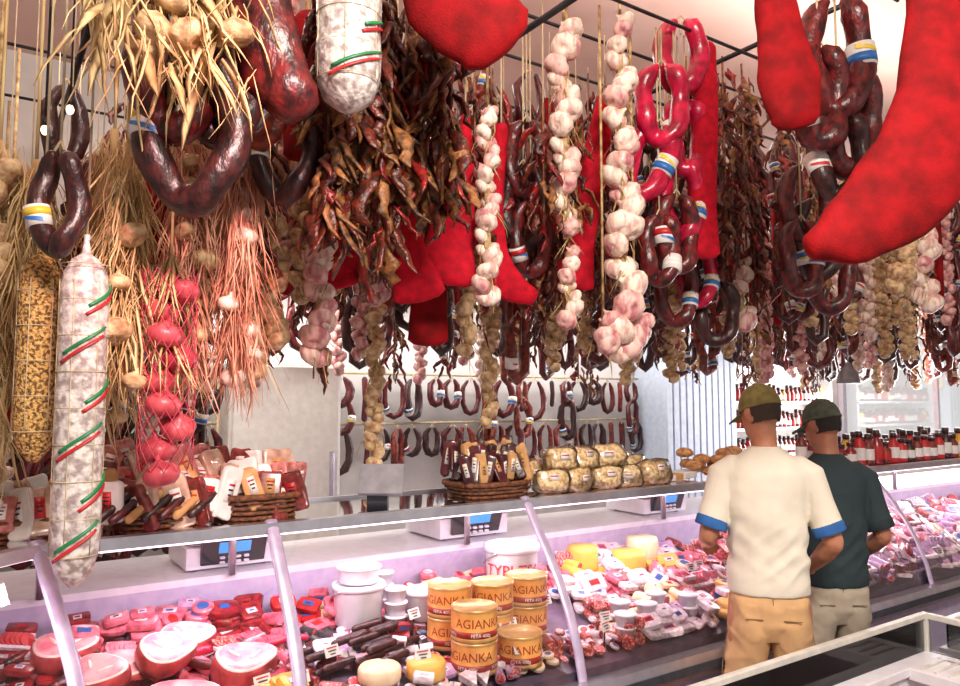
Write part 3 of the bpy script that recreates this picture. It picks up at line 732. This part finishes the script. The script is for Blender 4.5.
mb = MB(); rr = random.Random(18)
for i in range(12):
    x = .22+rr.uniform(0, .28); z = 2.47+rr.uniform(0, .28); bulb(mb, (x, 1.8+rr.uniform(-.05, .05), z), .042, RZ(rr.uniform(0, 6)) @ RX(rr.uniform(-.9, .9)), 0, 18)
for i in range(220): ribbon(mb, (.16+rr.uniform(0, .38), 1.8+rr.uniform(-.06, .06), 2.42+rr.uniform(0, .38)), rr.uniform(.08, .24), rr.choice([.003, .004, .006, .016]), rr, 1, .9)
for x in (.25, .35, .45): twine(mb, x, 1.8, 2.5, RT, 1, .01)
make('garlic_bunch', mb, [M_gar2, M_husk])
def raffia(x, y, z0, z1, n, sp, seed, heads=6, m=M_husk, hm=M_gar2):
    mb = MB(); rr = random.Random(seed)
    for i in range(n):
        z = rr.uniform(z1+.1, z0); ribbon(mb, (x+rr.uniform(-sp, sp), y+rr.uniform(-sp, sp), z), rr.uniform(.12, .3), rr.uniform(.0015, .005), rr, 1, rr.uniform(.2, .8))
    for i in range(heads):
        bulb(mb, (x+rr.uniform(-sp, sp), y+rr.uniform(-sp, sp)-.02, z1+(z0-z1)*i/heads), rr.uniform(.03, .046), RZ(rr.uniform(0, 6)) @ RX(rr.uniform(-.7, .7)), 0, 16)
    twine(mb, x, y, z0, RT, 1, .006); tube(mb, [(x, y, z0), (x, y, z1)], .012, 1, 6)
    make('garlic_bunch', mb, [hm, m])
M_pinkhusk = mat('pink_husk', (238, 180, 150), (180, 106, 80), rough=.7, scale=18, stretch=(1, 1, .2))
raffia(.65, 2.28, 2.5, 1.72, 520, .05, 41, 11, M_pinkhusk, M_gar)
raffia(.50, 2.3, 2.5, 1.7, 420, .05, 42, 11, M_pinkhusk, M_gar2)
raffia(.03, 2.6, 2.42, 1.45, 620, .06, 43, 5)
raffia(-.06, 2.5, 2.3, 1.3, 420, .05, 44, 3)
raffia(.33, 2.55, 2.5, 1.6, 380, .05, 45, 7)
raffia(.78, 2.6, 2.2, 1.75, 200, .04, 46, 8)
raffia(.32, 2.2, 2.35, 1.7, 420, .04, 48, 5)
raffia(.12, 2.5, 2.35, 1.9, 300, .05, 49, 4)
mb = MB(); rr = random.Random(50)
for i in range(11):
    x = .84+i*.042+rr.uniform(-.01, .01); y = 2.1+rr.uniform(-.1, .1)
    pepstring(mb, x, y, rr.uniform(2.85, 3.1), rr.uniform(2.05, 2.35), rr, L=.14, w=.026, dens=.85, mis=(0, 2, 1, 0, 0, 2, 2), spread=.035, seg=8)
    twine(mb, x, y, 3.0, RT, 3)
make('dried_aubergine_string_group', mb, [M_pep1, M_pep2, M_pep3, M_twine])
mb = MB()
for (x, y, z0, z1) in [(1.42, 2.5, 2.9, 2.3), (1.66, 2.5, 2.95, 2.2), (1.82, 2.6, 3.0, 2.2), (2.06, 2.5, 2.9, 2.1), (2.1, 2.6, 2.7, 2.0), (2.85, 2.4, 3.25, 2.4), (3.0, 2.3, 3.25, 2.3), (3.35, 2.4, 3.25, 2.2), (3.45, 2.45, 3.2, 2.25), (3.25, 2.5, 3.25, 2.3), (3.15, 2.3, 3.25, 2.4), (3.7, 2.45, 3.25, 2.2), (4.0, 2.45, 3.25, 2.2), (2.4, 2.55, 3.0, 2.1), (.75, 2.4, 2.7, 2.0), (1.2, 2.5, 2.9, 2.1), (.56, 2.1, 2.9, 2.4), (1.3, 2.3, 2.85, 2.5), (1.32, 2.4, 2.8, 2.4), (1.38, 2.6, 2.7, 2.15), (1.6, 2.6, 2.8, 2.1), (1.28, 2.15, 2.6, 2.35), (1.86, 2.3, 2.75, 2.35), (2.08, 2.35, 2.9, 2.4)]:
    pepstring(mb, x, y, z0, z1, rr, L=.11, w=.021, dens=.9, mis=(0, 1, 0, 2), spread=.035, seg=6); twine(mb, x, y, z0, RT, 3)
make('dried_pepper_string_group', mb, [M_pep1, M_pep2, M_pep3, M_twine])

# ------------------------------------------------------------ background curtains
CMATS = SM+GM+[M_pep1, M_pep2, M_pep3, M_twine]+[M_redslab2, M_twine]
def curtain(Y, x0, x1, step, zlo, zhi, seed, wts=(5, 3, 3), ztop=RT, lowseg=True):
    rr = random.Random(seed); S = MB(); G = MB(); P = MB(); C = MB()
    x = x0
    while x < x1:
        xx = x+rr.uniform(-.03, .03); y = Y+rr.uniform(-.1, .1); zb = rr.uniform(zlo, zhi) if not callable(zlo) else zlo(xx, rr)
        kind = rr.choices([0, 1, 2, 3], weights=list(wts)+[1])[0]
        z0 = ztop-rr.uniform(.02, .3)
        if xx < .5: z0 = 2.6+rr.uniform(-.15, .1)
        if kind == 0:
            z = z0; mi = rr.choice([0, 0, 5, 5, 6, 6])
            while z-.3 > zb:
                horseshoe(S, xx+rr.uniform(-.03, .03), y+rr.uniform(-.03, .03), z, rr.uniform(.10, .17), rr.uniform(.22, .34), rr.uniform(.02, .034), rr.uniform(-1.2, .3), mi, n=9, seg=7, lab=rr.choice([None, None, 2, 5]))
                z -= rr.uniform(.13, .2)
            twine(S, xx, y, zb+.2, ztop, 7)
        elif kind == 1:
            z = z0; tube(G, [(xx, y, ztop), (xx, y, zb)], .008, 1, 5); k = 0
            gm = rr.choice([0, 3, 2, 2])
            while z > zb:
                a = k*2.4; k += 1; r = rr.uniform(.032, .044)
                bulb(G, (xx+.022*math.cos(a), y+.022*math.sin(a), z), r, RZ(a) @ RY(-rr.uniform(.4, 1.4)), gm, 10); z -= r*.85
        elif kind == 2:
            pepstring(P, xx, y, z0, zb, rr, L=.1, w=.02, dens=.55, mis=(0, 1, 0, 2), spread=.04); twine(P, xx, y, z0, ztop, 3)
        else:
            tube(C, [(xx, y, ztop), (xx, y, z0)], .003, 1, 4)
            zz = max(zb, z0-.9)
            rtube(C, [(xx, y, z0), (xx+.01, y, (z0+zz)/2), (xx, y, zz)], [(.04, .025), (.06, .03), (.07, .03)], 0, 12)
        x += step*rr.uniform(.8, 1.2)
    S.merge(G, 10); S.merge(P, 14); S.merge(C, 18)
    make('hanging_sausage_and_garlic_curtain', S, CMATS)
curtain(2.75, 2.4, 7.2, .095, 1.95, 2.25, 61, (6, 3, 4))
curtain(2.82, .2, 2.3, .11, 1.98, 2.3, 62, (4, 2, 6))
curtain(3.3, -.2, 8.2, .115, lambda x, r: r.uniform(1.2, 1.6) if x < .8 else r.uniform(1.72, 2.1), 2.1, 63, (5, 2, 5))
curtain(4.0, -.2, 8.6, .14, lambda x, r: r.uniform(1.05, 1.5) if x < 1.05 else r.uniform(1.72, 2.0), 2.05, 64)
curtain(4.7, -.2, 8.6, .16, lambda x, r: r.uniform(.9, 1.3) if x < 1.2 else r.uniform(1.72, 1.95), 2.0, 65, (7, 1, 2))
mb = MB(); rr = random.Random(70)
for z in (1.86, 1.46):
    tube(mb, [(2.3, 5.42, z), (5.6, 5.42, z)], .01, 7, 6)
    for k in range(8): tube(mb, [(2.4+k*.45, 5.42, z), (2.4+k*.45, 5.54, z)], .008, 7, 5)
    x = 2.35
    while x < 5.55:
        w_ = rr.choice([0, 0, 0, 1])
        if w_:
            L = rr.uniform(.2, .34); rtube(mb, [(x, 5.40, z-.05), (x+.01, 5.4, z-.05-L/2), (x, 5.4, z-.05-L)], rr.uniform(.02, .03), rr.choice([0, 5, 6]), 9)
        else:
            for dzz in (0, .17) if rr.random() < .35 else (0,):
                horseshoe(mb, x, 5.40-dzz*.1, z-.04-dzz, rr.uniform(.09, .18), rr.uniform(.18, .36), rr.uniform(.024, .036), rr.uniform(-.7, .4), rr.choice([0, 5, 5, 6, 0]), n=11, seg=8, lab=rr.choice([None, 3, 7, None]))
        twine(mb, x, 5.40, z-.06, z, 7); x += rr.uniform(.11, .22)
make('wall_sausage_rack', mb, SM)
mb = MB()
for x_ in (-.6, 1.3): tube(mb, [(x_, 4.95, 0), (x_, 4.95, 1.98)], .012, 7, 6)
for z in (1.95, 1.5, 1.1):
    tube(mb, [(-.6, 4.95, z), (1.3, 4.95, z)], .01, 7, 6)
    for x_ in (-.6, 1.3): tube(mb, [(x_, 4.95, z), (x_, 5.54, z)], .008, 7, 5)
    x = -.55
    while x < 1.28:
        horseshoe(mb, x, 4.95, z-.03, .13, rr.uniform(.3, .4), .03, rr.uniform(-.5, .3), rr.choice([0, 5, 5]), n=11, seg=8, lab=rr.choice([None, 3, 7]))
        x += .1
make('corner_sausage_rack', mb, SM)
mb = MB(); lathe(mb, [(.09, 0), (.085, .01), (.07, .08), (.03, .13), (.015, .16)], (5.6, 3.2, 1.78), 0, 20); tube(mb, [(5.6, 3.2, 1.93), (5.6, 3.2, 3.9)], .004, 0, 5)
make('pendant_lamp', mb, [mat('lamp_grey', (150, 146, 150), rough=.4, metal=.3)])
M_bulb = mat('bulb_glow', (255, 226, 180), (255, 226, 180), emit=5)
for (x, y, z) in [(.20, 2.5, 2.52), (.14, 2.55, 2.46)]:
    mb = MB(); ell(mb, (x, y, z), (.011, .011, .015), 0, 12, 8); lathe(mb, [(.009, .012), (.009, .04)], (x, y, z), 1, 10); tube(mb, [(x, y, z+.03), (x, y, 3.9)], .003, 1, 5)
    make('light_bulb', mb, [M_bulb, M_dmetal])

# ------------------------------------------------------------ chest freezer lower right
mb = MB()
FX0, FX1, FY0, FY1 = 1.62, 3.02, .75, 1.47
W = FX1-FX0; D = FY1-FY0; cx = (FX0+FX1)/2; cy = (FY0+FY1)/2
def ringbox(z0, z1, t, mi, e=0):
    h = z1-z0; zc = (z0+z1)/2
    box(mb, (cx, FY0+t/2-e, zc), (W+2*e, t, h), mi); box(mb, (cx, FY1-t/2+e, zc), (W+2*e, t, h), mi)
    box(mb, (FX0+t/2-e, cy, zc), (t, D-2*t+2*e, h), mi); box(mb, (FX1-t/2+e, cy, zc), (t, D-2*t+2*e, h), mi)
box(mb, (cx, cy, .06), (W-.06, D-.06, .12), 2); ringbox(.12, .68, .06, 0); box(mb, (cx, cy, .25), (W-.12, D-.12, .06), 0)
ringbox(.68, .71, .085, 0, .01)
ringbox(.71, .83, .006, 1, -.01); ringbox(.83, .85, .024, 3)
for (x, y) in [(FX0, FY0), (FX1, FY0), (FX0, FY1), (FX1, FY1)]: box(mb, (x+(.016 if x == FX0 else -.016), y+(.016 if y == FY0 else -.016), .77), (.026, .026, .13), 3)
box(mb, (FX1-.16, cy, .69), (.2, D-.14, .04), 0)
for i in range(12): box(mb, (FX1-.16, FY0+.12+i*.045, .713), (.16, .012, .008), 3)
M_fral = mat('freezer_frame', (224, 222, 212), (206, 204, 196), rough=.35, metal=.2)
M_fgl = glassmat('freezer_glass', (.9, .93, .93, 1), .03, .03)
make('chest_freezer', mb, [M_wenam, M_fgl, M_rimd, M_fral], smooth=False, bevel=.004)
PK('frozen_food_package_pile', 1.75, 2.7, .87, 1.35, [7, 2, 2, 5, 0], [0, 4], s=.08, seed=80, zfix=.3)
mb = MB()
FX0, FX1, FY0, FY1 = 3.1, 4.6, .72, 1.44
W = FX1-FX0; D = FY1-FY0; cx = (FX0+FX1)/2; cy = (FY0+FY1)/2
box(mb, (cx, cy, .06), (W-.06, D-.06, .12), 2); ringbox(.12, .68, .06, 0); box(mb, (cx, cy, .25), (W-.12, D-.12, .06), 0)
ringbox(.68, .71, .085, 0, .01); ringbox(.71, .8, .006, 1, -.01); ringbox(.8, .82, .028, 3)
make('chest_freezer', mb, [M_wenam, M_fgl, M_rimd, M_fral], smooth=False, bevel=.004)

# ------------------------------------------------------------ people
def voxel(mb, vs, name, mats, parent, facemat=None, smooth=6, disp=None):
    me = bpy.data.meshes.new('tmp'); me.from_pydata([tuple(v) for v in mb.v], [], mb.f); me.update()
    ob = bpy.data.objects.new('tmp', me); COL.objects.link(ob)
    r = ob.modifiers.new('r', 'REMESH'); r.mode = 'VOXEL'; r.voxel_size = vs
    s = ob.modifiers.new('s', 'SMOOTH'); s.iterations = smooth; s.factor = .5
    dg = bpy.context.evaluated_depsgraph_get(); m2 = bpy.data.meshes.new_from_object(ob.evaluated_get(dg))
    bpy.data.objects.remove(ob); m2.name = name
    m2.materials.clear()
    for m in mats: m2.materials.append(m)
    if disp:
        co = [(v.co.copy(), v.normal.copy()) for v in m2.vertices]
        for v, (c, n) in zip(m2.vertices, co): v.co = c+n*disp(c)
    for p in m2.polygons:
        p.use_smooth = True
        p.material_index = facemat(p.center) if facemat else 0
    o = bpy.data.objects.new(name, m2); COL.objects.link(o); o.parent = parent
    return o
def loft(mb, rings, mi=0, seg=24, M=None, sq=.9):
    vs = []
    for (x, y, z, rx, ry) in rings:
        for k in range(seg):
            t = 2*math.pi*k/seg; c, s = math.cos(t), math.sin(t)
            p = V((x+rx*math.copysign(abs(c)**sq, c), y+ry*math.copysign(abs(s)**sq, s), z))
            if M is not None: p = M @ p
            vs.append(p)
    n = len(rings); fs = [[i*seg+k, i*seg+(k+1) % seg, (i+1)*seg+(k+1) % seg, (i+1)*seg+k] for i in range(n-1) for k in range(seg)]
    fs.append(list(range(seg))[::-1]); fs.append([(n-1)*seg+k for k in range(seg)]); mb.add(vs, fs, mi)
def hand(mb, w, d, n, side):
    w = V(w); d = V(d).normalized(); n = V(n); n = (n-d*n.dot(d)).normalized(); s = d.cross(n)*side
    rtube(mb, [w-d*.02, w+d*.03, w+d*.06, w+d*.09], [(.024, .017), (.034, .016), (.04, .016), (.039, .013)], 0, 12, ref=s)
    for off, L in [(.030, .068), (.010, .076), (-.010, .07), (-.029, .055)]:
        p = w+d*.09+s*off; dd = d.copy(); pts = [p-d*.02, p]
        for seg_, a in [(L*.42, .35), (L*.33, .55), (L*.25, .45)]:
            dd = (dd*math.cos(a)+n*math.sin(a)).normalized()
            pts.append(pts[-1]+dd*seg_)
        rtube(mb, pts, [.0095, .0095, .009, .0085, .0075], 0, 8)
    p = w+d*.03+s*.03; q = (d*.6+s*.75+n*.25).normalized()
    rtube(mb, [p-q*.01, p+q*.03, p+q*.045+d*.02, p+q*.05+d*.042], [.013, .012, .0105, .009], 0, 8)
def man(loc, az, H, cols, pose, headyaw, headpitch):
    e = empty('man')
    k = H/1.74
    M_sk = mat('skin'+cols['id'], cols['skin'], tuple(x*.85 for x in cols['skin']), rough=.5, scale=14, bump=.05, sub=.12)
    M_lip = mat('lips'+cols['id'], (168, 96, 86), rough=.5)
    M_hair = mat('hair'+cols['id'], cols['hair'], rough=.7, scale=90, bump=.6, bscale=200)
    M_sh = mat('shirt'+cols['id'], cols['shirt'], tuple(x*.94 for x in cols['shirt']), rough=.85, scale=5, bump=.2, bscale=14)
    M_cuff = mat('cuff'+cols['id'], cols['cuff'], rough=.85)
    M_st = mat('shorts'+cols['id'], cols['shorts'], tuple(x*.88 for x in cols['shorts']), rough=.85, scale=6, bump=.25, bscale=18)
    M_seam = mat('seam'+cols['id'], tuple(x*.7 for x in cols['shorts']), rough=.9)
    M_cap = mat('cap'+cols['id'], cols['cap'], tuple(x*.8 for x in cols['cap']), rough=.85, scale=30, bump=.2, bscale=200)
    M_sole = mat('sole', (230, 228, 224), rough=.6); M_shoe = mat('shoe'+cols['id'], cols['shoe'], rough=.7)
    M_eye = mat('eye_white', (240, 236, 230), rough=.2); M_iris = mat('iris', (50, 34, 24), rough=.2)
    b = MB()
    loft(b, [(0, 0, .82, .12, .09), (0, 0, .9, .135, .095), (0, 0, 1.0, .13, .085), (0, .005, 1.1, .12, .08), (0, .005, 1.25, .13, .085), (0, 0, 1.35, .13, .075), (0, 0, 1.40, .09, .06), (0, .0, 1.44, .055, .055)])
    loft(b, [(0, -.005, 1.38, .06, .06), (0, .0, 1.45, .056, .058), (0, .01, 1.50, .052, .055), (0, .015, 1.56, .052, .056)])
    for s in (-1, 1):
        P = pose['L' if s < 0 else 'R']
        tube(b, [(s*.10, 0, 1.36), (s*.155, 0, 1.36), V(P['el'])*.35+V((s*.17, 0, 1.36))*.65, V(P['el'])*.8+V((s*.17, 0, 1.36))*.2, P['el']], [.04, .046, .046, .043, .04], 0, 14)
        el, wr = V(P['el']), V(P['wr'])
        rtube(b, [el, el.lerp(wr, .3), el.lerp(wr, .7), wr], [(.038, .038), (.043, .04), (.033, .03), (.027, .021)], 0, 14, ref=P['n'])
        hand(b, wr, wr-el if 'd' not in P else P['d'], P['n'], P['s'])
        kx = s*.105; fx = s*.12; ky = P.get('ky', .01); fy = P.get('fy', 0)
        tube(b, [(s*.08, 0, .90), (s*.09, .0, .82), (s*.1, .01, .65), (kx, ky+.01, .49), (kx, ky-.01, .43), (fx, fy-.025, .32), (fx, fy-.01, .18), (fx, fy-.005, .09), (fx, fy, .05)], [.08, .082, .072, .056, .054, .057, .04, .034, .036], 0, 16)
        rtube(b, [(fx, fy-.04, .045), (fx, fy+.04, .05), (fx+s*.01, fy+.13, .03)], [(.032, .03), (.038, .035), (.04, .02)], 0, 12, ref=(1, 0, 0))
    HM = Matrix.Translation((0, .012, 1.535)) @ Euler((-rad(headpitch), 0, rad(headyaw)), 'XYZ').to_matrix().to_4x4() @ Matrix.Scale(.95, 4)
    h = MB()
    ell(h, (0, -.008, .095), (.076, .094, .098), 0, 24, 16)
    loft(h, [(0, .045, -.035, .022, .02), (0, .04, -.025, .038, .034), (0, .028, .0, .055, .06), (0, .02, .04, .064, .07), (0, .015, .08, .068, .078)], seg=20)
    rtube(h, [(0, .088, .085), (0, .1, .06), (0, .108, .04)], [.008, .010, .013], 0, 10)
    ell(h, (-.011, .098, .036), (.008, .009, .007)); ell(h, (.011, .098, .036), (.008, .009, .007))
    tube(h, [(-.04, .075, .098), (0, .092, .1), (.04, .075, .098)], .009, 0, 8)
    rtube(h, [(-.02, .08, .012), (0, .09, .012), (.02, .08, .012)], [.004, .007, .004], 0, 8)
    rtube(h, [(-.018, .078, .002), (0, .088, .0), (.018, .078, .002)], [.004, .007, .004], 0, 8)
    for s in (-1, 1):
        pts = [(s*(.078+.008*math.sin(a*.8)), -.012-.016*math.cos(a), .065+.03*math.sin(a)) for a in [i*.6 for i in range(-2, 7)]]
        rtube(h, pts, .006, 0, 8); ell(h, (s*.076, -.01, .062), (.008, .014, .024))
    b2 = MB(); b2.v = [HM @ V(v) for v in h.v]; b2.f = h.f; b2.m = h.m
    b.add(b2.v, b2.f)
    HI = HM.inverted()
    def fm(c):
        q = HI @ c
        if q.z > -.05 and abs(q.x) < .045 and q.y > .07 and -.004 < q.z < .018 and abs(q.x) < .022: return 1
        if q.z > .03 and q.y < .055 and abs(q.x) < .2 and c.z > 1.4:
            if q.y < -.03 and q.z > .01 or (q.y < .04 and q.z > .095): return 2
        return 0
    voxel(b, .0052, 'body', [M_sk, M_lip, M_hair], e, fm, 5)
    ey = MB()
    for s in (-1, 1):
        ell(ey, (s*.03, .073, .075), (.012, .011, .009), 0, 12, 8); ell(ey, (s*.03, .081, .075), (.005, .004, .005), 1, 10, 6)
        tube(ey, [(s*.015, .092, .1), (s*.032, .086, .104), (s*.048, .072, .1)], [.003, .004, .002], 2, 6)
    ey.v = [HM @ V(v) for v in ey.v]; make('eyes', ey, [M_eye, M_iris, M_hair], parent=e)
    hr = MB(); vs = []
    for i in range(9):
        z = .03+i*.0125
        for j in range(15):
            a = math.pi+(j/14)*math.pi; rx = .079*math.sqrt(max(.05, 1-((z-.095)/.12)**2)); ry = .1*math.sqrt(max(.05, 1-((z-.095)/.12)**2))
            vs.append(HM @ V((rx*math.cos(a), -.008+ry*math.sin(a), z)))
    hr.add(vs, [[i*15+j, i*15+j+1, (i+1)*15+j+1, (i+1)*15+j] for i in range(8) for j in range(14)])
    make('hair', hr, [M_hair], parent=e)
    cp = MB(); vs = []; n = 28
    for i in range(10):
        ph = i/9*math.pi/2
        for j in range(n):
            a = 2*math.pi*j/n; seam = 1+.012*abs(math.cos(3*a))
            vs.append(V((.086*seam*math.cos(ph)*math.cos(a), -.006+.103*seam*math.cos(ph)*math.sin(a), .098+.104*math.sin(ph)**.9)))
    fs = [[i*n+j, i*n+(j+1) % n, (i+1)*n+(j+1) % n, (i+1)*n+j] for i in range(9) for j in range(n)]
    cp.add(vs, fs); ell(cp, (0, -.006, .204), (.008, .008, .006))
    tube(cp, [(.0865*math.cos(a), -.006+.1035*math.sin(a), .10) for a in [2*math.pi*i/24 for i in range(25)]], [(.008, .003)]*25, 0, 6, ref=(0, 0, 1), cap=False)
    vs = []; rows = 6; cols_ = 13
    for i in range(rows):
        for j in range(cols_):
            u = (j/(cols_-1)-.5)*2; t = i/(rows-1)
            a = math.pi/2-u*1.15
            bx = .084*math.cos(a); by = -.006+.101*math.sin(a)
            ex = u*.078; eyy = .1+.075*math.sqrt(max(0, 1-(u*.93)**2))
            vs.append(V((bx*(1-t)+ex*t, by*(1-t)+eyy*t, .104-.018*t-.022*u*u)))
    o = len(vs); vs += [v+V((0, 0, -.004)) for v in vs]
    fs = [[i*cols_+j, i*cols_+j+1, (i+1)*cols_+j+1, (i+1)*cols_+j] for i in range(rows-1) for j in range(cols_-1)]
    fs += [[o+x for x in f[::-1]] for f in fs]
    cp.add(vs, fs); cp.v = [HM @ V(v) for v in cp.v]; make('cap', cp, [M_cap], parent=e)
    hz = cols['sh']
    s_ = MB()
    loft(s_, [(0, .0, hz, .166, .128), (0, 0, hz+.03, .168, .13), (0, 0, hz+.1, .164, .124), (0, .0, 1.10, .156, .114), (0, .0, 1.2, .162, .116), (0, 0, 1.31, .180, .118), (0, 0, 1.37, .184, .108), (0, -.002, 1.415, .155, .09), (0, -.004, 1.45, .095, .076), (0, -.004, 1.472, .068, .068)], seg=36)
    cf = MB()
    for s in (-1, 1):
        P = pose['L' if s < 0 else 'R']; sh = V((s*.172, 0, 1.36)); el = V(P['el']); en = sh.lerp(el, .84); dd = (el-sh).normalized()
        tube(s_, [(s*.08, 0, 1.37), (s*.14, 0, 1.37), sh, sh.lerp(el, .45), en], [.07, .072, .069, .062, .063], 0, 18)
        tube(cf, [en-dd*.035, en-dd*.03, en, en+dd*.006, en+dd*.006, en-dd*.002], [.0625, .0665, .0675, .066, .057, .055], 0, 28)
    tube(cf, [(0, -.004, 1.462), (0, -.004, 1.476)], [.072, .067], 1, 24)
    make('sleeve_cuffs', cf, [M_cuff, M_sh], parent=e)
    def sd(c):
        q = noise.noise(V((c.x*6+c.z*5, c.y*6, c.z*13+c.x*7))); rdg = 1-abs(noise.noise(V((c.x*9-c.z*4, c.y*9+5, c.z*15-c.x*11))))*2.2
        f = q*.014+rdg*.008*max(0, min(1, (1.28-c.z)*5))+noise.noise(V((c.x*20+3, c.y*20, c.z*10)))*.005
        return f*min(1, max(.1, (1.38-c.z)*5))*min(1, max(.35, (c.z-hz)*9))*(1 if abs(c.x) < .17 else .3)
    voxel(s_, .0075, 'shirt', [M_sh], e, None, 2, sd)
    t_ = MB()
    loft(t_, [(0, 0, .74, .11, .09), (0, 0, .80, .155, .118), (0, -.003, .88, .158, .122), (0, 0, .96, .15, .11), (0, 0, 1.0, .14, .1)], seg=28)
    hem = cols['hem']
    for s in (-1, 1):
        P = pose['L' if s < 0 else 'R']; ky = P.get('ky', .01)
        tube(t_, [(s*.07, -.01, .88), (s*.08, -.008, .78), (s*.098, ky*.5, .64), (s*.108, ky, hem+.02), (s*.108, ky, hem)], [(.08, .112), (.084, .112), (.085, .1), (.09, .098), (.091, .098)], 0, 20, ref=(1, 0, 0))
    def td(c): return (noise.noise(V((c.x*12, c.y*12, c.z*8)))*.009+(1-abs(noise.noise(V((c.x*10, c.y*10+3, c.z*14+c.x*6))))*2)*.005)*(0.2 if c.z > hz-.01 else 1)
    voxel(t_, .0075, 'shorts', [M_st], e, None, 2, td)
    pc = MB()
    for s in (-1, 1):
        box(pc, (s*.075, -.126, .83), (.07, .004, .003), 0); tube(pc, [(s*.165, -.02, .88), (s*.17, .0, .76), (s*.195, .005, .62), (s*.2, .005, hem+.02)], .0022, 0, 4)
    tube(pc, [(0, -.123, .94), (0, -.124, .86), (0, -.112, .78)], .0022, 0, 4)
    make('shorts_seams', pc, [M_seam], parent=e)
    so = MB()
    for s in (-1, 1):
        P = pose['L' if s < 0 else 'R']; fx = s*.12; fy = P.get('fy', 0)
        rtube(so, [(fx, fy-.05, .045), (fx, fy+.0, .055), (fx, fy+.07, .05), (fx+s*.01, fy+.15, .038)], [(.038, .042), (.042, .05), (.046, .042), (.045, .03)], 0, 14, ref=(1, 0, 0))
        box(so, (fx+s*.005, fy+.05, .012), (.088, .26, .024), 1)
        tube(so, [(fx, fy-.005, .08), (fx, fy-.005, .13)], [.045, .04], 1, 14)
    make('shoes', so, [M_shoe, M_sole], parent=e, bevel=.006)
    e.location = loc; e.rotation_euler = (0, 0, az); e.scale = (k*.92, k*.92, k)
    return e
poseA = {'L': {'el': (-.245, -.03, 1.12), 'wr': (-.23, .2, 1.06), 'n': (.6, 0, -.8), 's': -1, 'ky': .03, 'fy': .02},
         'R': {'el': (.26, -.03, 1.11), 'wr': (.19, .17, .97), 'n': (-.6, 0, -.8), 's': 1, 'd': (-.4, .8, -.1), 'ky': 0, 'fy': -.04}}
poseB = {'L': {'el': (-.24, .03, 1.12), 'wr': (-.16, .25, 1.12), 'n': (.6, 0, -.8), 's': -1},
         'R': {'el': (.24, -.03, 1.11), 'wr': (.2, .18, .98), 'n': (-.7, 0, -.5), 's': 1, 'ky': .03, 'fy': .03}}
man((2.60, 1.84, 0), rad(-47), 1.73, dict(id='A', skin=(196, 132, 100), hair=(62, 46, 36), shirt=(226, 218, 200), cuff=(42, 100, 168), shorts=(214, 170, 120), cap=(128, 116, 62), shoe=(90, 84, 80), hem=.47, sh=.91), poseA, 34, 16)
man((3.10, 1.88, 0), rad(-36), 1.67, dict(id='B', skin=(178, 118, 90), hair=(34, 26, 24), shirt=(36, 52, 56), cuff=(30, 42, 48), shorts=(176, 164, 144), cap=(82, 92, 76), shoe=(50, 50, 56), hem=.46, sh=.90), poseB, 28, 16)

# ------------------------------------------------------------ lights
def area(n, loc, rot, sx, sy, e, c):
    l = bpy.data.lights.new(n, 'AREA'); l.shape = 'RECTANGLE'; l.size = sx; l.size_y = sy; l.energy = e; l.color = c
    o = bpy.data.objects.new(n, l); COL.objects.link(o); o.location = loc; o.rotation_euler = rot; return o
area('aisle_fill', (.6, -.6, 3.6), (rad(44), 0, rad(-22)), 1.4, .5, 190, (1, .91, .82))  # added unseen fill, lights the hanging goods from the front
area('back_fill', (3.6, 5.0, 2.5), (0, 0, 0), 5.8, .3, 75, (1, .98, .96))  # added fill that brightens the back wall and fridge
area('back_fill_left', (1.2, 4.4, 2.4), (0, 0, 0), 1.2, .3, 25, (1, .93, .86))  # added fill for the left end of the back area
area('back_fill_2', (3.4, 3.65, 3.7), (0, 0, 0), 7, .5, 80, (1, .92, .84))  # unseen overhead fill, added to lift the rear curtains
area('ceiling_fill', (2.5, 2.3, 3.42), (rad(180), 0, 0), 6, .5, 60, (1, .90, .84))  # upward fill added only to brighten the ceiling
area('ceiling_fill_left', (-.4, 3.2, 3.3), (rad(180), 0, 0), 1.5, .5, 26, (1, .88, .82))  # second added fill, lifts the ceiling at the left
area('daylight', (8.85, 4.1, 1.8), (0, rad(90), 0), 1.2, 2.0, 240, (1, 1, 1))
area('case_lamp_1', (1.6, 2.48, 1.2), (rad(8), 0, 0), 2.4, .06, 16, (1, .78, .90))
area('case_lamp_2', (5.4, 2.48, 1.2), (rad(8), 0, 0), 4.6, .06, 28, (1, .84, .94))
area('case_lamp_3', (-.2, 2.0, 1.19), (rad(8), 0, rad(40)), .8, .06, 6, (1, .76, .86))
l = bpy.data.lights.new('pink_spot', 'SPOT'); l.energy = 280; l.color = (1, .32, .36); l.spot_size = rad(20); l.spot_blend = .8; l.shadow_soft_size = .05
o = bpy.data.objects.new('pink_spot', l); COL.objects.link(o); o.location = (.3, -.2, 3.3)
o.rotation_euler = (V((.52, 2.25, 1.95))-o.location).to_track_quat('-Z', 'Y').to_euler()
w = bpy.data.worlds.new('world'); scene.world = w; w.use_nodes = True
bg = w.node_tree.nodes['Background']; bg.inputs[0].default_value = (1, .95, .91, 1); bg.inputs[1].default_value = .74

# ------------------------------------------------------------ camera
cam = bpy.data.cameras.new('camera'); co = bpy.data.objects.new('camera', cam); COL.objects.link(co)
cam.lens = 28; cam.sensor_width = 36; cam.clip_start = .05
co.location = (0, 0, 1.65); co.rotation_euler = (rad(94.36), 0, rad(-34))
scene.camera = co
scene.view_settings.view_transform = 'Standard'
